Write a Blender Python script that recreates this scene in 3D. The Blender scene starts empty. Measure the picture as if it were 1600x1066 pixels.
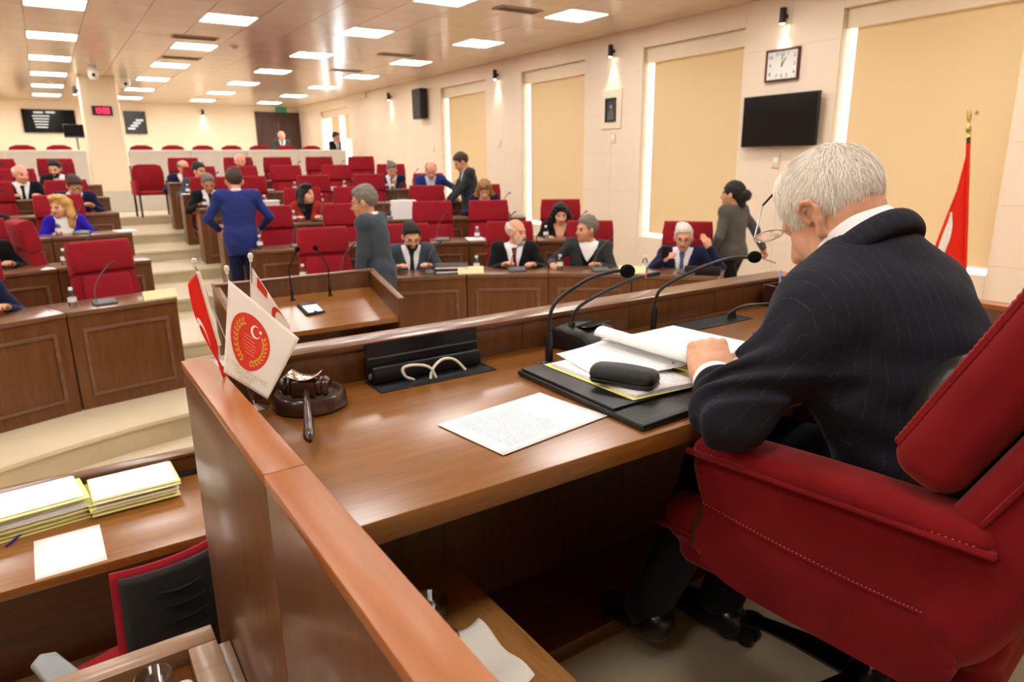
import bpy, bmesh, math, random
import numpy as np
from mathutils import Vector, Matrix, Euler
random.seed(7)
rng = np.random.default_rng(11)
PI = math.pi
SC = bpy.context.scene
COL = SC.collection

# ------------------------------------------------------------------ camera, world, exposure
CAM = (0.0, 0.0, 2.08)
_pitch, _yaw, _roll = math.radians(14.703), math.radians(33.626), math.radians(0.70)
cam_data = bpy.data.cameras.new('camera')
cam_data.sensor_width = 36.0
cam_data.lens = 24.0
cam_data.clip_start = 0.02
cam_data.dof.use_dof = True
cam_data.dof.focus_distance = 1.35
cam_data.dof.aperture_fstop = 5.6
cam = bpy.data.objects.new('camera', cam_data)
COL.objects.link(cam)
_F = Vector((math.sin(_yaw)*math.cos(_pitch), math.cos(_yaw)*math.cos(_pitch), -math.sin(_pitch)))
_R0 = Vector((math.cos(_yaw), -math.sin(_yaw), 0)); _U0 = _R0.cross(_F)
_R = _R0*math.cos(_roll) - _U0*math.sin(_roll); _U = _R.cross(_F)
cam.matrix_world = Matrix(((_R.x, _U.x, -_F.x, CAM[0]), (_R.y, _U.y, -_F.y, CAM[1]), (_R.z, _U.z, -_F.z, CAM[2]), (0, 0, 0, 1)))
SC.camera = cam

world = bpy.data.worlds.new('daylight'); SC.world = world
world.use_nodes = True
world.node_tree.nodes['Background'].inputs[0].default_value = (0.93, 0.97, 1.0, 1)
world.node_tree.nodes['Background'].inputs[1].default_value = 6.0
PANEL_LIGHT = 21.0
SC.view_settings.view_transform = 'Standard'
SC.view_settings.look = 'None'
SC.view_settings.gamma = 1.0
SC.view_settings.use_curve_mapping = False
SC.view_settings.exposure = 0.1

# ------------------------------------------------------------------ materials
def lin(c):
    if isinstance(c, str):
        c = tuple(int(c[i:i+2], 16) for i in (0, 2, 4))
    return tuple(((v/255)/12.92 if v/255 <= 0.04045 else ((v/255+0.055)/1.055)**2.4) for v in c) + (1.0,)
MATS = {}
def _new(name):
    m = bpy.data.materials.new(name); m.use_nodes = True
    MATS[name] = m
    nt = m.node_tree
    return m, nt, nt.nodes['Principled BSDF']
def N(nt, t, **kw):
    n = nt.nodes.new(t)
    for k, v in kw.items():
        if k.startswith('i_'):
            n.inputs[k[2:].replace('_', ' ')].default_value = v
        elif k.startswith('n_'):
            n.inputs[int(k[2:])].default_value = v
        else:
            setattr(n, k, v)
    return n
def L(nt, a, b): nt.links.new(a, b)
def math_n(nt, op, a, b=None, c=None):
    n = nt.nodes.new('ShaderNodeMath'); n.operation = op
    for i, v in enumerate((a, b, c)):
        if v is None: continue
        if isinstance(v, (int, float)): n.inputs[i].default_value = v
        else: nt.links.new(v, n.inputs[i])
    return n.outputs[0]
def setp(b, rough=.5, metal=0., spec=.5, coat=0., coat_r=.1, sheen=0., trans=0., ior=1.45, emis=None, estr=0., sheen_c=None, sub=0.):
    b.inputs['Roughness'].default_value = rough
    b.inputs['Metallic'].default_value = metal
    b.inputs['Specular IOR Level'].default_value = spec
    b.inputs['Coat Weight'].default_value = coat
    b.inputs['Coat Roughness'].default_value = coat_r
    b.inputs['Sheen Weight'].default_value = sheen
    b.inputs['Sheen Roughness'].default_value = .45
    if sheen_c: b.inputs['Sheen Tint'].default_value = sheen_c
    b.inputs['Transmission Weight'].default_value = trans
    b.inputs['IOR'].default_value = ior
    if sub:
        b.inputs['Subsurface Weight'].default_value = sub
        b.inputs['Subsurface Radius'].default_value = (.012, .005, .003)
        b.inputs['Subsurface Scale'].default_value = 1.0
    if emis:
        b.inputs['Emission Color'].default_value = emis
        b.inputs['Emission Strength'].default_value = estr
def mat(name, col, var=0.0, vscale=8.0, bump=0.0, bscale=120.0, **kw):
    """plain procedural material: a colour with noise variation and fine bump"""
    if name in MATS: return MATS[name]
    m, nt, b = _new(name)
    c = lin(col) if not (isinstance(col, tuple) and len(col) == 4) else col
    b.inputs['Base Color'].default_value = c
    setp(b, **kw)
    tc = N(nt, 'ShaderNodeTexCoord')
    if var:
        no = N(nt, 'ShaderNodeTexNoise', i_Scale=vscale, i_Detail=4.0)
        L(nt, tc.outputs['Object'], no.inputs['Vector'])
        r = N(nt, 'ShaderNodeValToRGB')
        r.color_ramp.elements[0].position = .3; r.color_ramp.elements[1].position = .7
        r.color_ramp.elements[0].color = tuple(v*(1-var) for v in c[:3]) + (1,)
        r.color_ramp.elements[1].color = tuple(min(1, v*(1+var)) for v in c[:3]) + (1,)
        L(nt, no.outputs['Fac'], r.inputs[0]); L(nt, r.outputs[0], b.inputs['Base Color'])
    if bump:
        n2 = N(nt, 'ShaderNodeTexNoise', i_Scale=bscale, i_Detail=3.0)
        L(nt, tc.outputs['Object'], n2.inputs['Vector'])
        bp = N(nt, 'ShaderNodeBump', i_Strength=bump, i_Distance=.002)
        L(nt, n2.outputs['Fac'], bp.inputs['Height']); L(nt, bp.outputs[0], b.inputs['Normal'])
    return m
def wood(name, c1, c2, axis='x', scale=1.0, rough=.3, coat=.25, coat_r=.12, spec=.5):
    if name in MATS: return MATS[name]
    m, nt, b = _new(name)
    setp(b, rough=rough, coat=coat, coat_r=coat_r, spec=spec)
    tc = N(nt, 'ShaderNodeTexCoord')
    mp = N(nt, 'ShaderNodeMapping')
    s = {'x': (1.2, 14, 14), 'y': (14, 1.2, 14), 'z': (14, 14, 1.2)}[axis]
    mp.inputs['Scale'].default_value = tuple(v*scale for v in s)
    L(nt, tc.outputs['Object'], mp.inputs['Vector'])
    n1 = N(nt, 'ShaderNodeTexNoise', i_Scale=1.6, i_Detail=6.0, i_Roughness=.62, i_Distortion=.6)
    L(nt, mp.outputs[0], n1.inputs['Vector'])
    n2 = N(nt, 'ShaderNodeTexNoise', i_Scale=9.0, i_Detail=2.0)
    L(nt, mp.outputs[0], n2.inputs['Vector'])
    mx = math_n(nt, 'ADD', math_n(nt, 'MULTIPLY', n1.outputs['Fac'], .75), math_n(nt, 'MULTIPLY', n2.outputs['Fac'], .25))
    r = N(nt, 'ShaderNodeValToRGB')
    r.color_ramp.elements[0].position = .34; r.color_ramp.elements[1].position = .68
    r.color_ramp.elements[0].color = lin(c1); r.color_ramp.elements[1].color = lin(c2)
    L(nt, mx, r.inputs[0]); L(nt, r.outputs[0], b.inputs['Base Color'])
    bp = N(nt, 'ShaderNodeBump', i_Strength=.06, i_Distance=.001)
    L(nt, n2.outputs['Fac'], bp.inputs['Height']); L(nt, bp.outputs[0], b.inputs['Normal'])
    return m
def emitter(name, col, strength):
    m, nt, b = _new(name)
    b.inputs['Base Color'].default_value = lin(col)
    b.inputs['Emission Color'].default_value = lin(col); b.inputs['Emission Strength'].default_value = strength
    no = N(nt, 'ShaderNodeTexNoise', i_Scale=40.0); mu = math_n(nt, 'MULTIPLY_ADD', no.outputs['Fac'], .02*strength, .99*strength)
    L(nt, mu, b.inputs['Emission Strength'])
    return m
def glass(name, col=(1, 1, 1, 1), rough=.02, ior=1.45):
    if name in MATS: return MATS[name]
    m, nt, b = _new(name)
    b.inputs['Base Color'].default_value = col
    setp(b, rough=rough, trans=1.0, ior=ior)
    return m

def thin_glass(name, tint=(1, 1, 1, 1), refl=.9):
    """thin clear wall: lets light through, reflects by Fresnel"""
    if name in MATS: return MATS[name]
    m, nt, b = _new(name)
    tr = N(nt, 'ShaderNodeBsdfTransparent'); tr.inputs[0].default_value = tint
    gl = N(nt, 'ShaderNodeBsdfGlossy', i_Roughness=.03); fr = N(nt, 'ShaderNodeFresnel', i_IOR=1.6)
    mx = N(nt, 'ShaderNodeMixShader'); L(nt, math_n(nt, 'MULTIPLY', fr.outputs[0], refl), mx.inputs[0])
    L(nt, tr.outputs[0], mx.inputs[1]); L(nt, gl.outputs[0], mx.inputs[2]); L(nt, mx.outputs[0], nt.nodes['Material Output'].inputs['Surface'])
    return m

# ------------------------------------------------------------------ mesh helpers
def link_mesh(name, me, m=None, parent=None, smooth=False, loc=None, rot=None):
    o = bpy.data.objects.new(name, me); COL.objects.link(o)
    if m is not None:
        for mm in (m if isinstance(m, (list, tuple)) else [m]): me.materials.append(mm)
    if smooth and len(me.polygons):
        me.polygons.foreach_set('use_smooth', np.ones(len(me.polygons), bool))
        if smooth == 'auto':
            me.set_sharp_from_angle(angle=math.radians(38))
    if parent is not None: o.parent = parent
    if loc is not None: o.location = loc
    if rot is not None: o.rotation_euler = rot
    return o
def obj(name, bm, m=None, parent=None, smooth='auto', loc=None, rot=None):
    me = bpy.data.meshes.new(name)
    bmesh.ops.recalc_face_normals(bm, faces=bm.faces)
    bm.to_mesh(me); bm.free()
    return link_mesh(name, me, m, parent, smooth, loc, rot)
def tag(o, label=None, cat=None, group=None, kind=None):
    if label: o['label'] = label
    if cat: o['category'] = cat
    if group: o['group'] = group
    if kind: o['kind'] = kind
    return o
def empty(name, loc=(0, 0, 0), rz=0., rot=None):
    o = bpy.data.objects.new(name, None); COL.objects.link(o)
    o.empty_display_size = .05
    o.location = loc; o.rotation_euler = rot if rot is not None else (0, 0, rz)
    return o
def copy_tree(o, parent=None):
    c = o.copy(); COL.objects.link(c); c.parent = parent
    for ch in list(o.children): copy_tree(ch, c)
    return c
def BM(): return bmesh.new()
def box(bm, x0, x1, y0, y1, z0, z1, bev=0., seg=2, mtx=None):
    r = bmesh.ops.create_cube(bm, size=1.0)
    vs = r['verts']
    for v in vs:
        v.co = Vector(((x0+x1)/2+v.co.x*(x1-x0), (y0+y1)/2+v.co.y*(y1-y0), (z0+z1)/2+v.co.z*(z1-z0)))
    out = vs
    if bev > 0:
        es = list({e for v in vs for e in v.link_edges})
        res = bmesh.ops.bevel(bm, geom=es, offset=bev, segments=seg, affect='EDGES', profile=.5)
        out = list({v for f in res['faces'] for v in f.verts} | {v for v in vs if v.is_valid})
    if mtx is not None: bmesh.ops.transform(bm, matrix=mtx, verts=[v for v in out if v.is_valid])
    return out
def prism(bm, pts, axis='z', a=0., b=.1, bev=0., seg=2, mtx=None):
    """2-D polygon extruded along an axis"""
    def P(u, v, w):
        return {'z': (u, v, w), 'x': (w, u, v), 'y': (u, w, v)}[axis]
    v0 = [bm.verts.new(P(u, v, a)) for u, v in pts]
    v1 = [bm.verts.new(P(u, v, b)) for u, v in pts]
    fs = [bm.faces.new(v0[::-1]), bm.faces.new(v1)]
    n = len(pts)
    for i in range(n):
        fs.append(bm.faces.new((v0[i], v0[(i+1) % n], v1[(i+1) % n], v1[i])))
    out = v0+v1
    if bev > 0:
        es = list({e for f in fs[:2] for e in f.edges})
        res = bmesh.ops.bevel(bm, geom=es, offset=bev, segments=seg, affect='EDGES', profile=.5)
        out = list({v for f in res['faces'] for v in f.verts} | {v for v in out if v.is_valid})
    if mtx is not None: bmesh.ops.transform(bm, matrix=mtx, verts=[v for v in out if v.is_valid])
    return out
def lathe(bm, prof, n=24, c=(0, 0, 0), axis='z', cap=True, mtx=None):
    """prof: list of (r, h)"""
    rings = []
    allv = []
    for r, h in prof:
        ring = []
        for i in range(n):
            a = 2*PI*i/n
            u, v = r*math.cos(a), r*math.sin(a)
            p = {'z': (u, v, h), 'x': (h, u, v), 'y': (u, h, v)}[axis]
            ring.append(bm.verts.new((p[0]+c[0], p[1]+c[1], p[2]+c[2])))
        rings.append(ring); allv += ring
    for a, b in zip(rings, rings[1:]):
        for i in range(n):
            bm.faces.new((a[i], a[(i+1) % n], b[(i+1) % n], b[i]))
    if cap:
        if prof[0][0] > 1e-5: bm.faces.new(rings[0][::-1])
        if prof[-1][0] > 1e-5: bm.faces.new(rings[-1])
    if mtx is not None: bmesh.ops.transform(bm, matrix=mtx, verts=allv)
    return allv
def smooth_path(pts, n=8):
    """Catmull-Rom"""
    P = [Vector(p) for p in pts]
    P = [P[0]*2-P[1]] + P + [P[-1]*2-P[-2]]
    out = []
    for i in range(1, len(P)-2):
        for k in range(n):
            t = k/n
            a, b, c, d = P[i-1], P[i], P[i+1], P[i+2]
            out.append(.5*((2*b)+(c-a)*t+(2*a-5*b+4*c-d)*t*t+(3*b-a-3*c+d)*t**3))
    out.append(P[-2])
    return out
def tube(bm, pts, r, n=8, cap=True, flat=None):
    """tube along a path; r a number or list"""
    P = [Vector(p) for p in pts]
    rs = r if isinstance(r, (list, tuple)) else [r]*len(P)
    rings = []
    up = Vector((0, 0, 1))
    t0 = (P[1]-P[0]).normalized()
    if abs(t0.dot(up)) > .95: up = Vector((1, 0, 0))
    nrm = (up - t0*up.dot(t0)).normalized()
    for i, p in enumerate(P):
        t = (P[min(i+1, len(P)-1)]-P[max(i-1, 0)]).normalized()
        nrm = (nrm - t*nrm.dot(t)).normalized()
        bn = t.cross(nrm)
        ring = []
        for k in range(n):
            a = 2*PI*k/n
            sx, sy = (1, 1) if flat is None else flat
            ring.append(bm.verts.new(p + nrm*math.cos(a)*rs[i]*sx + bn*math.sin(a)*rs[i]*sy))
        rings.append(ring)
    for a, b in zip(rings, rings[1:]):
        for i in range(n):
            bm.faces.new((a[i], a[(i+1) % n], b[(i+1) % n], b[i]))
    if cap:
        bm.faces.new(rings[0][::-1]); bm.faces.new(rings[-1])
def grid_mesh(name, fn, nu, nv, thick=0.):
    """mesh from fn(u,v)->xyz, u,v in 0..1; optional thickness along the normals"""
    U, V = np.meshgrid(np.linspace(0, 1, nu+1), np.linspace(0, 1, nv+1), indexing='ij')
    P = np.array([[fn(U[i, j], V[i, j]) for j in range(nv+1)] for i in range(nu+1)], float)
    idx = np.arange((nu+1)*(nv+1)).reshape(nu+1, nv+1)
    F = np.stack([idx[:-1, :-1], idx[1:, :-1], idx[1:, 1:], idx[:-1, 1:]], -1).reshape(-1, 4)
    vs = P.reshape(-1, 3); fs = F.tolist()
    if thick:
        du = np.gradient(P, axis=0); dv = np.gradient(P, axis=1)
        nn = np.cross(du, dv); nn /= np.linalg.norm(nn, axis=2, keepdims=True)+1e-9
        vs2 = (P - nn*thick).reshape(-1, 3); n0 = len(vs)
        fs += [[a+n0 for a in f[::-1]] for f in fs]
        bd = [idx[:, 0], idx[-1, :], idx[::-1, -1], idx[0, ::-1]]
        for e in bd:
            for a, b in zip(e, e[1:]): fs.append([int(b), int(a), int(a)+n0, int(b)+n0])
        vs = np.vstack([vs, vs2])
    me = bpy.data.meshes.new(name)
    me.from_pydata([tuple(v) for v in vs], [], [tuple(int(i) for i in f) for f in fs])
    me.update()
    return me
def text_mesh(bm, s, size, mtx, ext=.0006, align='CENTER'):
    """letters as thin solid geometry, built in font space and moved by mtx"""
    cu = bpy.data.curves.new('lettering', 'FONT')
    cu.body = s; cu.size = size; cu.extrude = ext; cu.align_x = align; cu.align_y = 'CENTER'; cu.resolution_u = 2
    o = bpy.data.objects.new('lettering', cu); COL.objects.link(o)
    dg = bpy.context.evaluated_depsgraph_get()
    me = bpy.data.meshes.new_from_object(o.evaluated_get(dg))
    n0 = len(bm.verts)
    bm.from_mesh(me)
    bm.verts.ensure_lookup_table()
    bmesh.ops.transform(bm, matrix=mtx, verts=bm.verts[n0:])
    bpy.data.objects.remove(o); bpy.data.curves.remove(cu); bpy.data.meshes.remove(me)
ORD = ['first', 'second', 'third', 'fourth', 'fifth', 'sixth', 'seventh', 'eighth', 'ninth', 'tenth', 'eleventh']

# palette
W_TOP = wood('walnut_desktop', (118, 71, 26), (144, 92, 38), 'x', 1.7, rough=.3, coat=.5, coat_r=.22)
W_DARK = wood('walnut_panel', (76, 42, 17), (100, 59, 25), 'z', 1.6, rough=.36, coat=.2)
W_DARKX = wood('walnut_rail', (84, 47, 20), (112, 67, 30), 'x', 1.6, rough=.3, coat=.3)
W_CAP = wood('walnut_cap', (146, 80, 24), (162, 94, 32), 'y', 1.4, rough=.36, coat=.12, coat_r=.2)
W_BACK = wood('walnut_bench', (88, 51, 23), (117, 72, 34), 'z', 1.2, rough=.4, coat=.15)
W_BACKT = wood('walnut_bench_top', (98, 64, 42), (130, 92, 64), 'x', .8, rough=.3, coat=.3)
W_OAK = wood('oak_cabinet', (132, 88, 44), (172, 122, 66), 'y', 1.6, rough=.4, coat=.1)
RED = mat('red_upholstery', (142, 27, 38), var=.12, vscale=5, bump=.15, bscale=400, rough=.88, spec=.15, sheen=.15, sheen_c=(1, .35, .35, 1))
VELVET = mat('red_velvet', (124, 20, 25), var=.18, vscale=7, bump=.2, bscale=260, rough=.82, spec=.12, sheen=.35, sheen_c=(1, .35, .3, 1))
BLACK = mat('black_plastic', (14, 14, 15), rough=.42, bump=.05)
BLACKM = mat('black_metal', (16, 16, 18), rough=.3, metal=.3)
CHROME = mat('chrome', (200, 200, 205), rough=.12, metal=1.0)
GREY = mat('grey_plastic', (88, 90, 92), rough=.45, bump=.05)
PAPER = mat('white_paper', (240, 240, 240), var=.015, rough=.85, spec=.2)
PAPERY = mat('yellow_folder', (240, 233, 150), var=.03, rough=.8, spec=.2)
WHITE = mat('white_plastic', (236, 236, 232), rough=.4)
# ================================================================== THE SETTING
CX, CY = 1.3, 1.75                       # centre of the horseshoe of benches
WX = 7.16                                # inner face of the window wall
LX = -4.56
BACKY = 23.0
FRONTY = -3.2
CEIL = 3.843
ROW_R = [4.6, 6.1, 7.65, 9.05, 10.35, 11.6]
ROW_Z = [.2 + .16*k for k in range(6)]
MARBLE = mat('cream_marble_floor', (222, 206, 176), var=.07, vscale=2.2, rough=.28, spec=.5, coat=.1)
MARBLE_R = mat('marble_riser', (206, 190, 158), var=.06, vscale=3, rough=.35)
CARPET = mat('dais_floor_vinyl', (186, 172, 142), var=.06, vscale=6, rough=.45, bump=.05)
STONE = mat('cream_wall_stone', (236, 219, 198), var=.03, vscale=1.3, rough=.42, spec=.4)
JOINT = mat('wall_joint', (206, 186, 160), var=.05, rough=.8)
PLASTER = mat('cream_plaster', (238, 222, 196), var=.02, vscale=1.0, rough=.6)
CEILM = mat('beige_ceiling_metal', (212, 190, 170), var=.03, vscale=1.2, rough=.2, spec=.55)
CEILJ = mat('ceiling_joint', (158, 132, 110), var=.05, rough=.7)

def struct(name, bm, m, parent=None, smooth=False, label=None):
    o = obj(name, bm, m, parent, smooth)
    if parent is None:
        o['kind'] = 'structure'
        if label: o['label'] = label
    return o

b = BM(); box(b, LX-.3, WX+.5, FRONTY-.3, BACKY+.3, -.2, 0.0)
struct('floor', b, MARBLE, label='cream marble floor in front of the benches')
NOSE = [3.95, 5.6, 7.25, 8.65, 9.85, 11.05, 13.2]
TZ = ROW_Z + [1.16]
for k, (rn, z) in enumerate(zip(NOSE, TZ)):
    a1 = math.asin(min(.985, (WX-CX)/rn)) if rn > WX-CX else 1.32
    pts = []
    for i in range(41):
        a = a1 - 2*a1*i/40
        pts.append((CX+rn*math.sin(a), CY+rn*math.cos(a)))
    ye = pts[0][1]
    poly = [(WX, BACKY)] + [(WX, ye)] + pts + [(LX, ye)] + [(LX, BACKY)]
    z0 = 0.0 if k == 0 else TZ[k-1]
    b = BM(); prism(b, poly, 'z', z0, z-.03)
    o = struct('floor_tier', b, MARBLE_R, label='cream stone riser of the %s tier' % ORD[k])
    poly2 = [(WX, BACKY)] + [(WX, ye-.02)] + [(CX+(p[0]-CX)*(rn-.025)/rn, CY+(p[1]-CY)*(rn-.025)/rn) for p in pts] + [(LX, ye-.02)] + [(LX, BACKY)]
    b = BM(); prism(b, poly2, 'z', z-.03, z)
    obj('tread', b, MARBLE, o, False)
b = BM(); box(b, LX, WX, 17.42, BACKY, 1.16, 1.48)
struct('floor_gallery', b, MARBLE, label='raised gallery floor behind the grey balustrade')

# ---- ceiling
TX, TY = 1.823/3, 2.375/4
LCOL = [.408+1.823*k for k in range(-2, 4)]
LROW = [9.67+2.375*j for j in range(-4, 6)]
b = BM(); box(b, LX-.3, WX+.5, FRONTY-.3, BACKY+.3, CEIL+.02, CEIL+.2)
ceiling = struct('ceiling', b, CEILJ, label='beige metal panel ceiling')
bt = BM(); box(bt, -TX/2+.0025, TX/2-.0025, -TY/2+.0025, TY/2-.0025, 0, .03, .0015, 1)
tile_me = bpy.data.meshes.new('tile'); bt.to_mesh(tile_me); bt.free(); tile_me.materials.append(CEILM)
far = BM()
ntile = 0
i0, i1 = int((LX-.408)/TX)-1, int((WX-.408)/TX)+1
for i in range(i0, i1+1):
    for j in range(int((FRONTY-9.67)/TY), int((BACKY-9.67)/TY)+1):
        x, y = .408+i*TX, 9.67+j*TY
        if i % 3 == 0 and j % 4 == 0 and LROW[0]-.1 < y < LROW[-1]+.1 and LCOL[0]-.1 < x < LCOL[-1]+.1: continue
        near = -.4 < x < WX and 5.9 < y < 19.3
        if x > WX-TX/2+.05 or x < LX+TX/2-.05:
            if x > WX or x < LX: continue
            box(far, max(x-TX/2+.0025, LX), min(x+TX/2-.0025, WX), y-TY/2+.0025, y+TY/2-.0025, CEIL, CEIL+.03); continue
        if near and ntile < 300:
            t = bpy.data.objects.new('tile', tile_me); COL.objects.link(t); t.parent = ceiling
            t.location = (x, y, CEIL + random.uniform(-.0006, .0006)); t.rotation_euler = (random.uniform(-.0012, .0012), random.uniform(-.0012, .0012), 0)
            ntile += 1
        else:
            box(far, x-TX/2+.0025, x+TX/2-.0025, y-TY/2+.0025, min(y+TY/2-.0025, BACKY), CEIL, CEIL+.03)
o = obj('tile_field', far, CEILM, ceiling, False); o['kind'] = 'stuff'

DIFF = emitter('light_diffuser', (255, 251, 245), PANEL_LIGHT)
def make_light():
    r = empty('ceiling_light', (0, 0, 0))
    bf = BM()
    w, h, t = TX/2-.004, TY/2-.004, .012
    for (a, c, d, e) in ((-w, w, -h, -h+t), (-w, w, h-t, h), (-w, -w+t, -h+t, h-t), (w-t, w, -h+t, h-t)):
        box(bf, a, c, d, e, -.006, .02)
    obj('frame', bf, WHITE, r, False)
    bd = BM(); box(bd, -w+t, w-t, -h+t, h-t, -.001, .02)
    obj('diffuser', bd, DIFF, r, False)
    return r
light0 = make_light()
cn = ['sixth column from the windows', 'fifth column from the windows', 'fourth column from the windows', 'third column from the windows', 'second column from the windows', 'column nearest the windows']
for ci, x in enumerate(LCOL):
    for ri, y in enumerate(LROW):
        o = light0 if (ci == 0 and ri == 0) else copy_tree(light0)
        o.location = (x, y, CEIL+.004)
        tag(o, 'square white ceiling light, %s from the back wall, %s' % (ORD[len(LROW)-1-ri], cn[ci]), 'ceiling light', 'square ceiling light panels')

VENT = mat('vent_dark', (92, 74, 58), rough=.6)
VENTF = mat('vent_frame', (176, 146, 116), rough=.4)
for (x, y, lab) in ((5.03, 7.35, 'over the window aisle nearest the camera'), (5.25, 11.3, 'beside the second light from the window column'), (5.25, 13.6, 'before the third light of the window column'),
                    (2.1, 11.2, 'beside the pillar side lights'), (2.25, 13.35, 'between two pillar side lights')):
    r = empty('ceiling_vent', (x, y, CEIL-.0005))
    bm_ = BM(); w, h = .3, .11
    for (a, c, d, e) in ((-w, w, -h, -h+.02), (-w, w, h-.02, h), (-w, -w+.02, -h+.02, h-.02), (w-.02, w, -h+.02, h-.02)): box(bm_, a, c, d, e, -.012, .004)
    obj('frame', bm_, VENTF, r, False)
    for q in range(5):
        bm_ = BM(); box(bm_, -w+.02, w-.02, -.085+q*.036, -.06+q*.036, -.009, .003); obj('slat', bm_, VENT, r, False)
    tag(r, 'long slotted air vent in the ceiling ' + lab, 'air vent', 'ceiling air vents')

# ---- window wall
WIN = [(2.79, 4.48), (5.71, 7.40), (8.66, 10.38), (11.57, 13.35), (18.60, 20.9)]
SILL, HEAD, BTOP = 1.0, 3.57, 3.385
segs = []                                 # solid wall stretches between the windows
y = FRONTY
for a, c in WIN:
    segs.append((y, a)); y = c
segs.append((y, BACKY))
b = BM()
for a, c in segs: box(b, WX+.006, WX+.2, a, c, 0, CEIL)
for a, c in WIN:
    box(b, WX+.006, WX+.2, a, c, 0, SILL-.012); box(b, WX+.006, WX+.2, a, c, HEAD+.01, CEIL)
wall = struct('wall_right', b, JOINT, label='cream stone clad wall with tall blinded windows')
def panel_run(y0, y1, z0, z1, maxw=1.15, maxh=.62):
    n = max(1, math.ceil((y1-y0)/maxw-.02)); mrows = max(1, math.ceil((z1-z0)/maxh-.02))
    for i in range(n):
        for j in range(mrows):
            a, c = y0+(y1-y0)*i/n, y0+(y1-y0)*(i+1)/n
            d, e = z0+(z1-z0)*j/mrows, z0+(z1-z0)*(j+1)/mrows
            bm_ = BM(); box(bm_, WX+random.uniform(0, .0008), WX+.02, a+.0015, c-.0015, d+.0015, e-.0015, .001, 1)
            obj('panel', bm_, STONE, wall, False)
for a, c in segs:
    if c > -.5: panel_run(max(a, -1), c, 0, CEIL)
for a, c in WIN:
    panel_run(a, c, 0, SILL-.012, 1.8, .5); panel_run(a, c, HEAD+.01, CEIL, 1.8, .5)
BLINDM, nt, bs = _new('beige_roller_blind')
bs.inputs['Base Color'].default_value = lin((231, 208, 166)); setp(bs, rough=.85, spec=.15)
tl = N(nt, 'ShaderNodeBsdfTranslucent'); tl.inputs[0].default_value = lin((240, 214, 164))
mxs = N(nt, 'ShaderNodeMixShader'); mxs.inputs[0].default_value = .12
tcn = N(nt, 'ShaderNodeTexCoord'); nz = N(nt, 'ShaderNodeTexNoise', i_Scale=700.0, i_Detail=1.0); L(nt, tcn.outputs['Object'], nz.inputs['Vector'])
bpn = N(nt, 'ShaderNodeBump', i_Strength=.08, i_Distance=.001); L(nt, nz.outputs['Fac'], bpn.inputs['Height']); L(nt, bpn.outputs[0], bs.inputs['Normal'])
L(nt, bs.outputs[0], mxs.inputs[1]); L(nt, tl.outputs[0], mxs.inputs[2]); L(nt, mxs.outputs[0], nt.nodes['Material Output'].inputs['Surface'])
PANE, nt, bs = _new('window_pane')
tr = N(nt, 'ShaderNodeBsdfTransparent'); gl = N(nt, 'ShaderNodeBsdfGlossy', i_Roughness=.02); mxs = N(nt, 'ShaderNodeMixShader'); mxs.inputs[0].default_value = .06
L(nt, tr.outputs[0], mxs.inputs[1]); L(nt, gl.outputs[0], mxs.inputs[2]); L(nt, mxs.outputs[0], nt.nodes['Material Output'].inputs['Surface'])
wl = ['nearest the flag', 'just beyond the black television', 'behind the woman in black', 'behind the standing man in a dark suit', 'in the gallery']
for k, (a, c) in enumerate(WIN):
    r = empty('window_%d' % (k+1), (0, 0, 0)); tag(r, kind='structure', label='tall window ' + wl[k])
    bm_ = BM()
    for (p, q, s, t) in ((a, c, SILL, SILL+.008), (a, c, BTOP+.12, HEAD), (a, a+.03, SILL, HEAD), (c-.008, c, SILL, HEAD)): box(bm_, WX+.165, WX+.198, p, q, s, t)
    obj('window_frame', bm_, WHITE, r, False)
    bm_ = BM(); box(bm_, WX+.18, WX+.184, a+.02, c-.006, SILL+.006, HEAD); obj('pane', bm_, PANE, r, False)
    bm_ = BM(); box(bm_, WX+.0, WX+.2, a+.002, c-.002, SILL-.035, SILL, .004, 1); obj('window_sill', bm_, STONE, r, False)
    bm_ = BM(); box(bm_, WX+.075, WX+.16, a+.001, c-.001, BTOP, HEAD+.008, .003, 1); obj('pelmet', bm_, PLASTER, r, False)
    g0, g1, zb = a+.02, c-.085, SILL+.065
    if k == 4: g0, g1 = 19.72, 20.42
    bl = empty('roller_blind', (0, 0, 0)); tag(bl, 'beige roller blind over the window ' + wl[k], 'blind', 'beige roller blinds')
    bm_ = BM(); box(bm_, WX+.139, WX+.141, g0, g1, zb, BTOP+.02); obj('fabric', bm_, BLINDM, bl, False)
    bm_ = BM(); box(bm_, WX+.132, WX+.148, g0, g1, zb-.025, zb, .004, 1); obj('bottom_bar', bm_, PLASTER, bl, False)
    if k == 4:
        bl = empty('roller_blind', (0, 0, 0)); tag(bl, 'beige roller blind half raised in the gallery', 'blind', 'beige roller blinds')
        bm_ = BM(); box(bm_, WX+.139, WX+.141, a+.02, 19.34, 2.77, BTOP+.02); obj('fabric', bm_, BLINDM, bl, False)
        bm_ = BM(); box(bm_, WX+.132, WX+.148, a+.02, 19.34, 2.745, 2.77, .004, 1); obj('bottom_bar', bm_, PLASTER, bl, False)

# ---- other walls
b = BM(); box(b, LX-.3, LX, FRONTY-.3, BACKY+.3, 0, CEIL); struct('wall_left', b, PLASTER, label='cream wall opposite the windows')
b = BM(); box(b, LX, WX, BACKY, BACKY+.3, 0, CEIL); struct('wall_back', b, PLASTER, label='cream back wall behind the gallery')
b = BM(); box(b, LX, WX, FRONTY-.3, FRONTY, 0, CEIL); struct('wall_front', b, PLASTER, label='cream wall behind the chairman')
b = BM(); box(b, WX-.05, WX, 17.3, BACKY, 3.70, CEIL); struct('trim_1', b, PLASTER, label='shallow cornice over the gallery windows')

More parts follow.
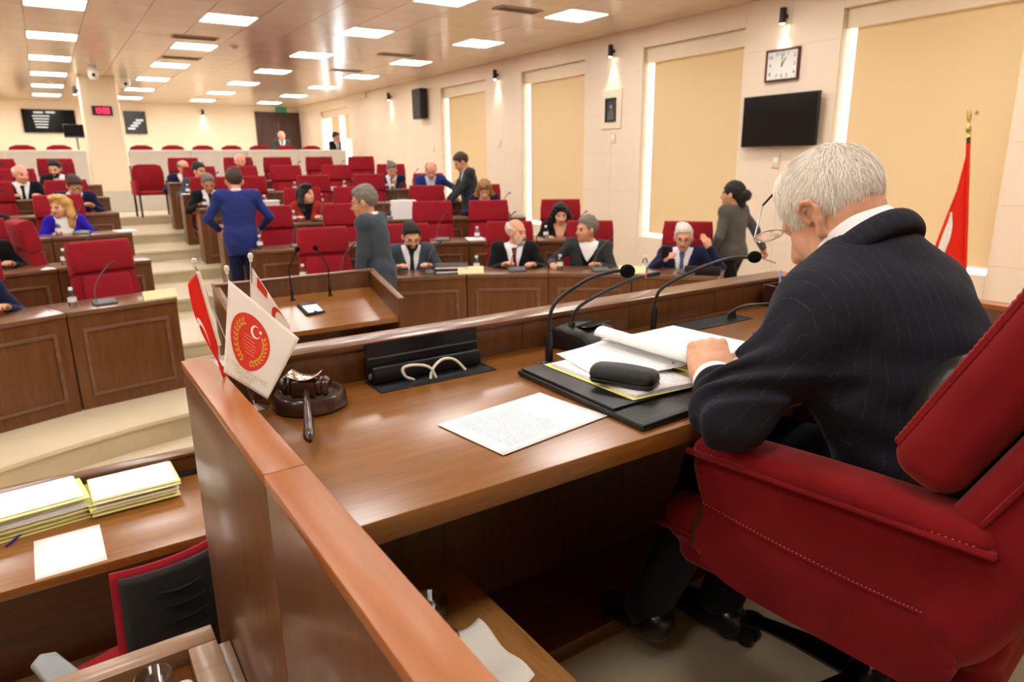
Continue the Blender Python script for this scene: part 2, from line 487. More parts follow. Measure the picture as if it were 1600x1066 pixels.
# ---- pillar, balustrade
b = BM(); box(b, .87, 1.53, 16.7, 17.35, 1.16, CEIL, .01, 1)
pil = struct('pillar', b, PLASTER, label='square cream pillar with a red digit display')
GREYP = mat('grey_balustrade', (206, 200, 190), var=.02, rough=.35, spec=.5)
b = BM(); box(b, .83, 1.57, 16.62, 17.4, 1.16, 1.6, .01, 1); obj('plinth', b, GREYP, pil, False)
RAIL = mat('balustrade_rail', (232, 228, 220), rough=.25)
for nm, x0, x1, lab in (('balustrade', LX, .82, 'grey panel balustrade on the far side of the pillar'), ('balustrade', 1.58, 6.28, 'long grey panel balustrade between pillar and windows')):
    r = empty(nm, ((x0+x1)/2, 16.7, 1.16)); n = max(2, round((x1-x0)/1.2))
    for i in range(n):
        w = (x1-x0)/n
        bm_ = BM(); box(bm_, x0-(x0+x1)/2+i*w+.004, x0-(x0+x1)/2+(i+1)*w-.004, -.04, .04, 0, 1.235, .004, 1); obj('panel', bm_, GREYP, r, False)
    bm_ = BM(); box(bm_, -(x1-x0)/2, (x1-x0)/2, -.05, .05, 1.235, 1.255, .006, 1); obj('rail', bm_, RAIL, r, False)
    tag(r, lab, 'balustrade')
b = BM(); box(b, 6.2, 6.28, 16.76, 17.9, 1.16, 2.4, .004, 1)
o = obj('balustrade_return', b, GREYP, None, False); tag(o, 'short grey side panel closing the balustrade by the windows', 'balustrade')
b = BM(); box(b, LX, LX+.02, FRONTY, 16, 0, .1); struct('baseboard_left', b, MARBLE_R)

# ---- back wall door and exit sign
r = empty('door_1', (6.48, BACKY-.001, 1.48)); tag(r, kind='structure', label='dark brown double door at the back of the gallery')
DOORM = wood('dark_door', (52, 28, 20), (78, 44, 32), 'z', .6, rough=.45)
for s in (-1, 1):
    bm_ = BM(); box(bm_, *sorted((s*.01, s*.64)), -.05, 0, 0, 2.14, .004, 1); lf = obj('door_leaf', bm_, DOORM, r, False)
    for (z0, z1) in ((.15, .95), (1.1, 2.0)):
        bm_ = BM(); box(bm_, *sorted((s*.12, s*.54)), -.065, -.05, z0, z1, .006, 1); obj('panel', bm_, DOORM, lf, False)
    bm_ = BM(); tube(bm_, [(s*.06, -.05, 1.0), (s*.06, -.09, 1.0), (s*.06, -.09, 1.15), (s*.06, -.05, 1.15)], .01); obj('handle', bm_, CHROME, lf)
bm_ = BM()
for (a, c, d, e) in ((-.7, -.64, 0, 2.2), (.64, .66, 0, 2.2), (-.7, .66, 2.14, 2.2)): box(bm_, a, c, -.07, 0, d, e)
obj('door_frame', bm_, DOORM, r, False)
# ================================================================== DAIS AND ITS DESK
DZ, DT = .80, 1.55                       # dais floor, desk top
b = BM(); box(b, .21, 2.39, FRONTY, 1.66, 0, DZ); struct('floor_dais', b, CARPET, label='beige vinyl floor of the raised dais')
desk = empty('dais_desk', (1.3, 1.3, DZ)); tag(desk, 'long glossy walnut desk on the dais with a raised front rail', 'desk')
def dpart(name, m, *boxes, bev=.002, parent=None, seg=2):
    bm_ = BM()
    for q in boxes: box(bm_, q[0]-1.3, q[1]-1.3, q[2]-1.3, q[3]-1.3, q[4]-DZ, q[5]-DZ, bev, seg)
    return obj(name, bm_, m, parent or desk)
dpart('desktop', W_TOP, (.262, 2.335, .90, 1.585, 1.508, DT), bev=.003)
dpart('front_panel', W_DARK, (.205, 2.393, 1.60, 1.675, 0.0, 1.63))
for i in range(5):                       # veneered facing of the raised rail, panel by panel
    x0 = .263+i*(2.071/5)
    dpart('rail_panel', W_DARK, (x0+.0008, x0+2.071/5-.0008, 1.583, 1.60, DT, 1.63), bev=.0008)
dpart('rail_cap', W_DARKX, (.262, 2.335, 1.578, 1.68, 1.63, 1.645), bev=.002)
for (a, c, nm) in ((.203, .262, 'l'), (2.335, 2.395, 'r')):
    for (y0, y1) in ((.960, 1.682), (-.9, .9585)):
        sp = dpart('side_panel', W_DARK, (a, c, y0, y1, 0.0, 1.627))
        dpart('side_cap', W_CAP, (a-.0015, c+.0015, y0, y1, 1.627, 1.645), bev=.0015, parent=sp)
dpart('modesty_panel', W_DARK, (.262, 2.335, 1.50, 1.53, .85, 1.508))
dpart('footrest', W_DARKX, (.62, 2.3, 1.205, 1.50, DZ, .85), bev=.004)
cab = empty('low_cabinet', (.435, .93, DZ)); tag(cab, 'low oak cabinet under the dais desk holding glass cups', 'cabinet')
for nm, q, bv in (('top', (-.165, .175, -.2, .22, .425, .45), .004), ('body', (-.16, .165, -.19, .22, .0, .425), .002)):
    bm_ = BM(); box(bm_, *q, bv, 2); obj(nm, bm_, W_OAK, cab)
bm_ = BM(); box(bm_, .165, .172, -.17, .2, .03, .4, .002, 1); dr = obj('door', bm_, W_OAK, cab)
bm_ = BM(); tube(bm_, [(.172, -.12, .2), (.19, -.12, .2), (.19, -.12, .28), (.172, -.12, .28)], .004); obj('handle', bm_, CHROME, dr)

# ================================================================== CLERKS' TABLE AND SIDE TABLE
ct = empty('clerk_table', (.5, 2.8, 0)); tag(ct, 'low walnut clerks table with a raised back rail below the dais', 'table')
def cpart(name, m, q, bev=.002):
    bm_ = BM(); box(bm_, q[0]-.5, q[1]-.5, q[2]-2.8, q[3]-2.8, q[4], q[5], bev, 2); return obj(name, bm_, m, ct)
cpart('tabletop', W_TOP, (-1.7, 2.6, 2.535, 3.17, .715, .75), .003)
cpart('back_panel', W_DARKX, (-1.7, 2.6, 3.17, 3.21, 0, .826))
cpart('back_rail', W_DARKX, (-1.7, 2.6, 3.155, 3.225, .826, .84))
for x in (-1.66, .55, 2.56): cpart('leg_panel', W_DARK, (x-.02, x+.02, 2.58, 3.17, 0, .715))
cpart('cable_channel', BLACK, (-1.6, 2.5, 3.115, 3.154, .75, .765))
st = empty('side_table', (-.2, 1.0, 0)); tag(st, 'walnut side table with a recessed tray top beside the dais', 'side table')
W_FRAME = wood('tray_frame', (128, 92, 62), (160, 122, 88), 'x', .8, rough=.32, coat=.2)
def spart(name, m, q, bev=.002):
    bm_ = BM(); box(bm_, q[0]+.2, q[1]+.2, q[2]-1.0, q[3]-1.0, q[4], q[5], bev, 2); return obj(name, bm_, m, st)
spart('frame_rail', W_FRAME, (-.7, .172, 1.50, 1.562, .99, 1.03))
spart('frame_rail', W_FRAME, (.112, .172, .72, 1.4985, .99, 1.03))
spart('frame_rail', W_FRAME, (-.7, -.64, .72, 1.4985, .99, 1.03))
spart('frame_rail', W_FRAME, (-.6385, .1105, .72, .78, .99, 1.03))
spart('tray', W_DARKX, (-.64, .112, .78, 1.50, .98, .995))
spart('ledge', W_FRAME, (.1735, .2015, .7, 1.512, .97, 1.005))
spart('body', W_DARK, (-.66, .17, .75, 1.53, 0, .98))

# ================================================================== LECTERN
lec = empty('lectern', (1.5, 4.92, 0)); tag(lec, 'wide walnut speaker lectern with raised rim in the well of the hall', 'lectern')
def lp(name, m, bm_): return obj(name, bm_, m, lec)
pts = [(-.28, 0), (.28, 0), (.28, 1.25), (-.27, 1.10), (-.28, 1.08)]
for s in (-1, 1):
    bm_ = BM(); prism(bm_, pts, 'x', *sorted((s*.57, s*.61)), bev=.003); sp = lp('side_panel', W_DARK, bm_)
    bm_ = BM(); prism(bm_, [(-.285, 1.099), (.285, 1.254), (.285, 1.262), (-.285, 1.107)], 'x', *sorted((s*.566, s*.616)), bev=.0015); obj('rim_cap', bm_, W_BACKT, sp)
bm_ = BM(); box(bm_, -.57, .57, .24, .28, 0, 1.245, .003); fp = lp('front_panel', W_DARK, bm_)
bm_ = BM(); box(bm_, -.6, .6, .232, .29, 1.246, 1.262, .003); obj('rim_cap', bm_, W_BACKT, fp)
bm_ = BM(); prism(bm_, [(-.27, .925), (.24, 1.085), (.24, 1.12), (-.27, .96)], 'x', -.57, .57, bev=.003); lp('desktop', W_TOP, bm_)
bm_ = BM(); box(bm_, -.57, .57, -.1, .24, .45, .48, .003); lp('shelf', W_DARKX, bm_)

# ================================================================== BENCHES
def bench_proto(k):
    R_ = ROW_R[k]
    r = empty('bench_desk', (0, 0, 0))
    w0 = .41-.004; f = lambda y: w0*(R_+y)/R_
    bm_ = BM(); prism(bm_, [(-f(-.02), -.02), (f(-.02), -.02), (f(.48), .48), (-f(.48), .48)], 'z', .765, .80, bev=.004); obj('desktop', bm_, W_BACKT, r)
    bm_ = BM(); box(bm_, -w0, w0, 0, .03, 0, .765, .002, 1); fp = obj('front_panel', bm_, W_BACK, r)
    m0, z0, z1, t = w0-.085, .1, .655, .028
    for q in ((-m0, m0, z1-t, z1), (-m0, m0, z0, z0+t), (-m0, -m0+t, z0+t, z1-t), (m0-t, m0, z0+t, z1-t)):
        bm_ = BM(); box(bm_, q[0], q[1], -.014, .002, q[2], q[3], .006, 2); obj('moulding', bm_, W_BACKT, fp)
    for s in (-1, 1):
        bm_ = BM(); prism(bm_, [(s*w0, .03), (s*f(.46), .46), (s*f(.46)-s*.03, .46), (s*w0-s*.03, .03)], 'z', 0, .765); obj('side_panel', bm_, W_BACK, r)
    bm_ = BM(); box(bm_, -w0+.03, w0-.03, .03, .40, .45, .47); obj('shelf', bm_, W_BACK, r, False)
    return r
def polar(k, th, dr=0., side=1):
    R_ = ROW_R[k]+dr
    return (CX+side*R_*math.sin(th), CY+R_*math.cos(th), ROW_Z[k])
def seat_angle(k, i): return math.asin(.5/ROW_R[k]) + .82/ROW_R[k]*(i+.5)
BENCH = {}
NR = [5, 5, 5, 5, 5, 5]; NL = [3, 3, 3, 3, 3, 3]
for k in range(6):
    pr = bench_proto(k); first = True
    for side, n in ((1, NR[k]), (-1, NL[k])):
        for i in range(n):
            th = seat_angle(k, i); p = polar(k, th, 0, side)
            if p[0] > WX-.55: continue
            o = pr if first else copy_tree(pr); first = False
            o.location = p; o.rotation_euler = (0, 0, -side*th)
            BENCH[(k, side, i)] = o
            tag(o, 'walnut bench desk, %s row, %s from the aisle, block %s' % (ORD[k], ORD[i], 'beside the windows' if side > 0 else 'away from the windows'), 'desk', 'panelled bench desks')

# ================================================================== ROW CHAIRS
def row_chair():
    r = empty('row_chair', (0, 0, 0))
    rec = Matrix.Translation((0, .22, .5)) @ Matrix.Rotation(math.radians(-10), 4, 'X')
    bm_ = BM(); box(bm_, -.27, .27, -.26, .26, .35, .47, .045, 3); obj('seat', bm_, RED, r)
    bm_ = BM(); prism(bm_, [(-.24, -.06), (.24, -.06), (.295, .12), (.275, .34), (.25, .50), (-.25, .50), (-.275, .34), (-.295, .12)], 'y', -.035, .06, bev=.025, seg=3, mtx=rec); obj('backrest', bm_, RED, r)
    bm_ = BM(); prism(bm_, [(-.272, .445), (.272, .445), (.268, .62), (.255, .735), (-.255, .735), (-.268, .62)], 'y', -.075, .07, bev=.04, seg=4, mtx=rec); obj('headrest', bm_, RED, r)
    bm_ = BM(); prism(bm_, [(-.22, -.02), (.22, -.02), (.20, .42), (-.20, .42)], 'y', -.075, -.02, bev=.028, seg=3, mtx=rec); obj('lumbar_cushion', bm_, RED, r)
    for s in (-1, 1):
        bm_ = BM(); box(bm_, s*.31-.035, s*.31+.035, -.2, .18, .66, .70, .015, 2); ar = obj('armrest', bm_, RED, r)
        bm_ = BM(); tube(bm_, [(s*.31, -.12, .66), (s*.31, -.1, .5), (s*.2, -.02, .38)], .018); obj('arm_post', bm_, BLACK, ar)
    bm_ = BM(); tube(bm_, [(0, 0, .1), (0, 0, .37)], .03, 10); obj('column', bm_, BLACKM, r)
    for q in range(5):
        a = 2*PI*q/5+.3
        bm_ = BM(); tube(bm_, [(0, 0, .13), (.27*math.cos(a), .27*math.sin(a), .075)], [.028, .018], 6); lg = obj('leg', bm_, BLACK, r)
        bm_ = BM(); lathe(bm_, [(.006, -.02), (.032, -.018), (.032, .018), (.006, .02)], 10, (.27*math.cos(a), .27*math.sin(a), .033), 'x'); obj('caster', bm_, BLACK, lg)
    return r
chair0 = row_chair(); _cfirst = [True]
def place_chair(x, y, z, rz, label):
    o = chair0 if _cfirst[0] else copy_tree(chair0); _cfirst[0] = False
    o.location = (x, y, z); o.rotation_euler = (0, 0, rz)
    tag(o, label, 'chair', 'red high-backed chairs behind the benches')
    return o
SEAT = {}
# seats whose chair follows the sitter: angle along the row
TH = {(4, -1, 1): .144, (5, -1, 0): .085, (3, -1, 0): .102, (2, -1, 0): .135, (0, -1, 1): .352, (1, -1, 1): .273, (2, -1, 1): .245,
      (5, 1, 0): .074, (4, 1, 0): .085, (3, 1, 0): .085, (5, 1, 1): .150, (2, 1, 1): .214, (0, 1, 1): .358, (0, 1, 2): .565, (0, 1, 3): .725, (0, 1, 4): .915,
      (1, 1, 4): .665, (2, 1, 4): .526, (3, 1, 4): .435, (4, 1, 4): .378, (1, 1, 0): .138, (1, 1, 1): .265, (1, 1, 2): .425, (1, 1, 3): .53, (2, 1, 2): .295, (2, 1, 3): .425,
      (3, 1, 1): .145, (3, 1, 2): .245, (3, 1, 3): .335, (4, 1, 1): .146, (4, 1, 2): .212, (4, 1, 3): .29, (5, 1, 2): .207, (5, 1, 3): .27, (5, 1, 4): .335}
for (k, side, i), bo in BENCH.items():
    th = seat_angle(k, i)
    p = polar(k, th, .74+random.uniform(-.02, .05), side)
    rz = -side*th + random.uniform(-.12, .12)
    dx = random.uniform(-.05, .05)
    if (k, side, i) in TH: th = TH[(k, side, i)]; p = polar(k, th, .78, side); rz = -side*th
    if (k, side, i) == (4, -1, 0): continue
    if (k, side, i) == (1, -1, 0): p = (.07, 8.38, p[2]); rz = 1.8
    if (k, side, i) == (0, 1, 0): rz = -.2
    if (k, side, i) == (0, -1, 0): p = (.42, 7.05, p[2]); rz = .28
    SEAT[(k, side, i)] = (p, rz)
    place_chair(p[0], p[1], p[2], rz, 'red high-backed chair, %s row, %s from the aisle, block %s' % (ORD[k], ORD[i], 'beside the windows' if side > 0 else 'away from the windows'))
# a simple red visitor chair with black legs at the top of the aisle, and the gallery seats
vc = empty('visitor_chair', (1.70, 14.75, 1.16), .1); tag(vc, 'red visitor chair with black frame at the top of the aisle steps', 'chair')
bm_ = BM(); box(bm_, -.27, .27, -.25, .25, .40, .47, .03, 3); obj('seat', bm_, RED, vc)
bm_ = BM(); prism(bm_, [(-.27, .47), (.27, .47), (.28, .8), (.24, .93), (.15, .96), (-.15, .96), (-.24, .93), (-.28, .8)], 'y', .2, .26, bev=.02, seg=3); obj('backrest', bm_, RED, vc)
for s in (-1, 1):
    bm_ = BM(); box(bm_, s*.30-.025, s*.30+.025, -.22, .2, .4, .66, .02, 3); obj('armrest', bm_, RED, vc)
    for yy in (-.22, .22):
        bm_ = BM(); box(bm_, s*.28-.015, s*.28+.015, yy-.015, yy+.015, 0, .42); obj('leg', bm_, BLACK, vc, False)
def gallery_seat():
    r = empty('gallery_seat', (0, 0, 0))
    bm_ = BM(); prism(bm_, [(-.27, .45), (.27, .45), (.28, .9), (.22, 1.03), (.1, 1.075), (-.1, 1.075), (-.22, 1.03), (-.28, .9)], 'y', .18, .26, bev=.025, seg=3); obj('backrest', bm_, RED, r)
    bm_ = BM(); box(bm_, -.25, .25, -.2, .2, .38, .47, .03, 3); obj('seat', bm_, RED, r)
    for s in (-1, 1):
        bm_ = BM(); box(bm_, s*.29-.02, s*.29+.02, -.18, .24, 0, .62, .01, 2); obj('side_frame', bm_, BLACK, r)
    return r
gs0 = gallery_seat()
gx = [-2.9+.66*i for i in range(6)] + [2.0+.66*i for i in range(7)]
for i, x in enumerate(gx):
    o = gs0 if i == 0 else copy_tree(gs0)
    o.location = (x, 18.1, 1.48)
    tag(o, 'red gallery seat behind the balustrade, %s %s' % (ORD[5-i] if i < 6 else ORD[i-6], 'from the pillar on its far side' if i < 6 else 'from the pillar towards the windows'), 'seat', 'red gallery seats')
# ================================================================== SMOOTH SOLIDS (for bodies, clothes, cushions)
f32 = np.float32
def rotm(yaw=0., pitch=0., roll=0.):
    """columns = local x,y,z axes; yaw about z, pitch about x (positive looks up), roll about y"""
    return np.array(Euler((pitch, roll, yaw), 'YXZ').to_matrix(), float)
def _v(p): return np.asarray(p, f32)
def cap(a, b, ra, rb=None, k=.02):
    a, b = _v(a), _v(b); rb = ra if rb is None else rb
    ab = b-a; l2 = float(ab@ab)+1e-12; r = max(ra, rb)
    def d(P):
        t = np.clip(((P-a)@ab)/l2, 0, 1)
        q = P-a-t[:, None]*ab
        return np.sqrt(np.einsum('ij,ij->i', q, q))-(ra+(rb-ra)*t)
    return (d, np.minimum(a, b)-r, np.maximum(a, b)+r, k)
def ell(c, r, R=None, k=.02):
    c, r = _v(c), _v(r); M = np.eye(3, dtype=f32) if R is None else np.asarray(R, f32)
    e = np.sqrt((M*M)@(r*r))
    def d(P):
        q = (P-c)@M
        a = q/r; b = a/r
        k0 = np.sqrt(np.einsum('ij,ij->i', a, a)); k1 = np.sqrt(np.einsum('ij,ij->i', b, b))+1e-6
        return k0*(k0-1)/k1
    return (d, c-e, c+e, k)
def rbox(c, h, rad, R=None, k=.02):
    c, h = _v(c), _v(h); M = np.eye(3, dtype=f32) if R is None else np.asarray(R, f32)
    e = np.abs(M)@h
    hh = h-rad
    def d(P):
        q = np.abs((P-c)@M)-hh
        return np.sqrt((np.maximum(q, 0)**2).sum(1))+np.minimum(q.max(1), 0)-rad
    return (d, c-e, c+e, k)
def ring(c, R_, r, M=None, sq=(1, 1), k=.01):
    """torus around local z"""
    c = _v(c); M = np.eye(3, dtype=f32) if M is None else np.asarray(M, f32)
    def d(P):
        q = (P-c)@M
        l = np.sqrt((q[:, 0]/sq[0])**2+(q[:, 1]/sq[1])**2)-R_
        return np.sqrt(l*l+q[:, 2]**2)-r
    e = R_*max(sq)+r
    return (d, c-e, c+e, k)
def infl(p, a): return (lambda P, d=p[0]: d(P)-a, p[1]-a, p[2]+a, p[3])
def inter(p, g):
    """intersection with g(P) < 0"""
    return (lambda P, d=p[0]: np.maximum(d(P), g(P)), p[1], p[2], p[3])
def xf(p, M, t):
    """move a primitive: local -> M@x + t"""
    M = np.asarray(M, f32); t = _v(t)
    cs = np.array([[x, y, z] for x in (p[1][0], p[2][0]) for y in (p[1][1], p[2][1]) for z in (p[1][2], p[2][2])], f32)@M.T+t
    return (lambda P, d=p[0]: d((P-t)@M), cs.min(0), cs.max(0), p[3])
def xfs(p, M, t, s_):
    """move and scale a primitive"""
    M_ = np.asarray(M, f32); q = xf(p, M_*s_, t)
    return (lambda P, d=p[0]: d((P-_v(t))@M_/s_)*s_, q[1], q[2], p[3])
def smin(a, b, k):
    if k <= 0: return np.minimum(a, b)
    h = np.maximum(k-np.abs(a-b), 0)/k
    return np.minimum(a, b)-h*h*k*.25
def evalf(prims, P, cuts=(), disp=None):
    v = None
    for p in prims:
        d = p[0](P)
        v = d if v is None else smin(v, d, p[3])
    for c in cuts: v = np.maximum(v, c(P))
    if disp is not None: v = v+disp(P)
    return v
def sdf_arrays(prims, h, cuts=(), disp=None, pad=.02):
    lo = np.min([p[1] for p in prims], 0)-pad; hi = np.max([p[2] for p in prims], 0)+pad
    nb = np.ceil((hi-lo)/(4*h)).astype(int)+1
    ax = [lo[i]+4*h*(np.arange(nb[i])+.5) for i in range(3)]
    C = np.stack(np.meshgrid(*ax, indexing='ij'), -1).reshape(-1, 3).astype(f32)
    vc = evalf(prims, C, cuts, disp).reshape(nb)
    act = np.abs(vc) < 3.47*h*1.35+.004
    n = nb*4+1
    V = np.ones(n, f32)
    big = np.where(vc < 0, -1., 1.).astype(f32)
    V[:-1, :-1, :-1] = np.repeat(np.repeat(np.repeat(big, 4, 0), 4, 1), 4, 2)
    M = np.zeros(n, bool)
    for a in range(5):
        for b_ in range(5):
            for c_ in range(5):
                M[a:a+4*nb[0]:4, b_:b_+4*nb[1]:4, c_:c_+4*nb[2]:4] |= act
    idx = np.argwhere(M)
    P = (lo+idx*h).astype(f32)
    V[M] = evalf(prims, P, cuts, disp)
    # surface nets
    ins = V < 0
    c8 = [(a, b_, c_) for a in (0, 1) for b_ in (0, 1) for c_ in (0, 1)]
    cnt = np.zeros(n-1, np.int8)
    for a, b_, c_ in c8: cnt += ins[a:n[0]-1+a, b_:n[1]-1+b_, c_:n[2]-1+c_]
    cells = np.argwhere((cnt > 0) & (cnt < 8))
    vid = -np.ones(n-1, np.int32); vid[tuple(cells.T)] = np.arange(len(cells))
    val = {c: V[cells[:, 0]+c[0], cells[:, 1]+c[1], cells[:, 2]+c[2]] for c in c8}
    acc = np.zeros((len(cells), 3)); num = np.zeros(len(cells))
    for a in c8:
        for ax_ in range(3):
            if a[ax_]: continue
            b_ = list(a); b_[ax_] = 1; b_ = tuple(b_)
            va, vb = val[a], val[b_]
            m = (va < 0) != (vb < 0)
            t = np.where(m, va/np.where(m, va-vb, 1), 0)
            p = np.tile(np.array(a, float), (len(cells), 1)); p[:, ax_] = t
            acc += p*m[:, None]; num += m
    verts = lo+(cells+acc/np.maximum(num, 1)[:, None])*h
    faces = []
    for ax_ in range(3):
        u, w = (ax_+1) % 3, (ax_+2) % 3
        sl0 = [slice(None)]*3; sl1 = [slice(None)]*3
        sl0[ax_] = slice(0, n[ax_]-1); sl1[ax_] = slice(1, n[ax_])
        s0, s1 = ins[tuple(sl0)], ins[tuple(sl1)]
        e = np.argwhere(s0 != s1)
        e = e[(e[:, u] > 0) & (e[:, w] > 0) & (e[:, u] < n[u]-1) & (e[:, w] < n[w]-1)]
        if not len(e): continue
        flip = s0[tuple(e.T)]
        def cid(du, dw):
            q = e.copy(); q[:, u] -= du; q[:, w] -= dw
            return vid[tuple(q.T)]
        q = np.stack([cid(1, 1), cid(0, 1), cid(0, 0), cid(1, 0)], -1)
        q[~flip] = q[~flip][:, ::-1]
        faces.append(q)
    faces = np.vstack(faces)
    faces = faces[(faces >= 0).all(1)]
    return verts, faces
def arrays_mesh(name, verts, faces):
    me = bpy.data.meshes.new(name)
    nv, nf = len(verts), len(faces)
    me.vertices.add(nv); me.vertices.foreach_set('co', np.asarray(verts, f32).ravel())
    me.loops.add(nf*4); me.loops.foreach_set('vertex_index', np.asarray(faces, np.int32).ravel())
    me.polygons.add(nf); me.polygons.foreach_set('loop_start', np.arange(0, nf*4, 4, dtype=np.int32))
    me.update(calc_edges=True); me.validate()
    me.polygons.foreach_set('use_smooth', np.ones(len(me.polygons), bool))
    return me
def sdf_obj(name, prims, h, m, parent=None, cuts=(), disp=None, smooth_it=0):
    v, f = sdf_arrays(prims, h, cuts, disp)
    if smooth_it: v = relax(v, f, smooth_it)
    return link_mesh(name, arrays_mesh(name, v, f), m, parent, True)
def relax(v, f, it=1, lam=.5):
    v = np.array(v, float)
    e = np.vstack([f[:, [0, 1]], f[:, [1, 2]], f[:, [2, 3]], f[:, [3, 0]]])
    deg = np.bincount(e.ravel(), minlength=len(v)).astype(float)
    for _ in range(it):
        s = np.stack([np.bincount(e[:, 0], v[e[:, 1], i], len(v))+np.bincount(e[:, 1], v[e[:, 0], i], len(v)) for i in range(3)], -1)
        v += lam*(s/np.maximum(deg, 1)[:, None]-v)
    return v
# ================================================================== PEOPLE
HK = 1.13                                   # heads a touch large, with hair
def skin(name, c): return mat(name, c, var=.05, vscale=14, rough=.5, spec=.35, sub=.08)
SK = [skin('skin_fair', (226, 172, 140)), skin('skin_tan', (206, 150, 116)), skin('skin_rosy', (224, 160, 132)), skin('skin_olive', (188, 132, 100))]
EYE = mat('eye_dark', (40, 28, 22), rough=.3)
LIP = mat('lips', (176, 92, 84), rough=.5)
def cloth(name, c, var=.08): return mat(name, c, var=var, vscale=30, bump=.2, bscale=500, rough=.9, spec=.15, sheen=.1)
SUIT = dict(black=cloth('suit_black', (24, 25, 29)), navy=cloth('suit_navy', (28, 32, 62)), blue=cloth('suit_blue', (40, 52, 112)), grey=cloth('suit_grey', (66, 70, 76)),
            char=cloth('suit_charcoal', (52, 54, 56)), royal=cloth('jacket_royal_blue', (42, 26, 168)), rust=cloth('jacket_rust_red', (150, 44, 34)), slate=cloth('suit_slate', (62, 70, 80)),
            dark=cloth('trousers_dark', (26, 27, 32)), knit=cloth('black_knit', (18, 18, 20)), wgrey=cloth('jacket_taupe', (84, 82, 80)))
SHIRT = cloth('white_shirt', (236, 236, 240), .02); SHIRTB = cloth('pale_blue_shirt', (186, 204, 228), .02)
TIE = dict(dark=cloth('tie_dark', (34, 32, 40)), blue=cloth('tie_blue', (52, 84, 140)), red=cloth('tie_red', (110, 26, 34)), pat=cloth('tie_patterned', (48, 46, 48), .5))
def hairm(name, c): return mat(name, c, var=.25, vscale=60, bump=.6, bscale=300, rough=.6, spec=.4)
HAIR = dict(black=hairm('hair_black', (24, 20, 20)), brown=hairm('hair_brown', (64, 46, 34)), grey=hairm('hair_grey', (112, 106, 98)), white=hairm('hair_white', (214, 206, 196)),
            blonde=hairm('hair_blonde', (196, 150, 86)), light=hairm('hair_light_brown', (150, 108, 66)))
SHOE = mat('black_leather_shoe', (14, 13, 13), rough=.3, coat=.2)

def hand_arrays(curl=.35, h=.006, spread=.0):
    pr = [rbox((0, .045, 0), (.037, .043, .0125), .011, k=.012), cap((0, -.02, 0), (0, .02, 0), .026, .026, k=.02), ell((-.022, .03, -.008), (.018, .03, .013), k=.012), ell((0, .048, .003), (.037, .046, .0135), k=.012)]
    ln = ((.0275, .066), (.0092, .076), (-.0095, .072), (-.0275, .056))
    for q, (x, l) in enumerate(ln):
        x = -x
        p = np.array([x, .084-.004*abs(q-1), 0.]); d = 0.; c = curl*(1+.12*q)
        r = .0088
        pr.append(ell((p[0], p[1]-.001, .006), (.0092, .0125, .0105), k=.004))
        for s_, fr in enumerate((.45, .32, .23)):
            d += c*(.75, 1.1, .8)[s_]
            n_ = p+np.array([x*spread*.3, math.cos(d), -math.sin(d)])*l*fr
            pr.append(cap(p, n_, r, r-.0009, k=.004)); p = n_; r -= .0009
    pr += [cap((-.03, .018, -.006), (-.054, .047, -.014), .012, .0105, k=.01), cap((-.054, .047, -.014), (-.057, .075, -.02), .0105, .0088, k=.004)]
    return sdf_arrays(pr, h)
HANDS = {}
def get_hand(kind):
    if kind not in HANDS: HANDS[kind] = hand_arrays({'relax': .38, 'fist': 1.15, 'flat': .14}[kind])
    return HANDS[kind]
def ik(S, T, l1, l2, pole):
    S, T, pole = map(lambda a: np.array(a, float), (S, T, pole))
    d = T-S; D = np.linalg.norm(d); D2 = min(D, (l1+l2)*.995); u = d/D
    T = S+u*D2
    a = (l1*l1-l2*l2+D2*D2)/(2*D2); hgt = math.sqrt(max(l1*l1-a*a, 0))
    w = pole-u*(pole@u); w /= np.linalg.norm(w)+1e-9
    return S+u*a+w*hgt, T
def head_prims(M, c, fem=False, full=1.):
    w = .92 if fem else 1.
    H = [ell((0, -.014, .036), (.074*w, .094, .086), k=.02), ell((0, .026, -.03), (.062*w, .066, .07), k=.03), ell((0, .058, -.078), (.036*w*full, .03, .03), k=.03),
         cap((-.03, .074, .026), (.03, .074, .026), .014, k=.015), cap((0, .09, .012), (0, .106, -.026), .008, .0125, k=.012),
         cap((-.014, .092, -.029), (.014, .092, -.029), .008, k=.01), cap((-.018, .084, -.057), (.018, .084, -.057), .0075, k=.008), ell((.035*w, .06, -.025), (.022, .022, .026), k=.02), ell((-.035*w, .06, -.025), (.022, .022, .026), k=.02),
         ell((.077*w, -.006, -.004), (.010, .02, .032), rotm(.35), k=.008), ell((-.077*w, -.006, -.004), (.010, .02, .032), rotm(-.35), k=.008)]
    return [xfs(p, M, c, HK) for p in H]
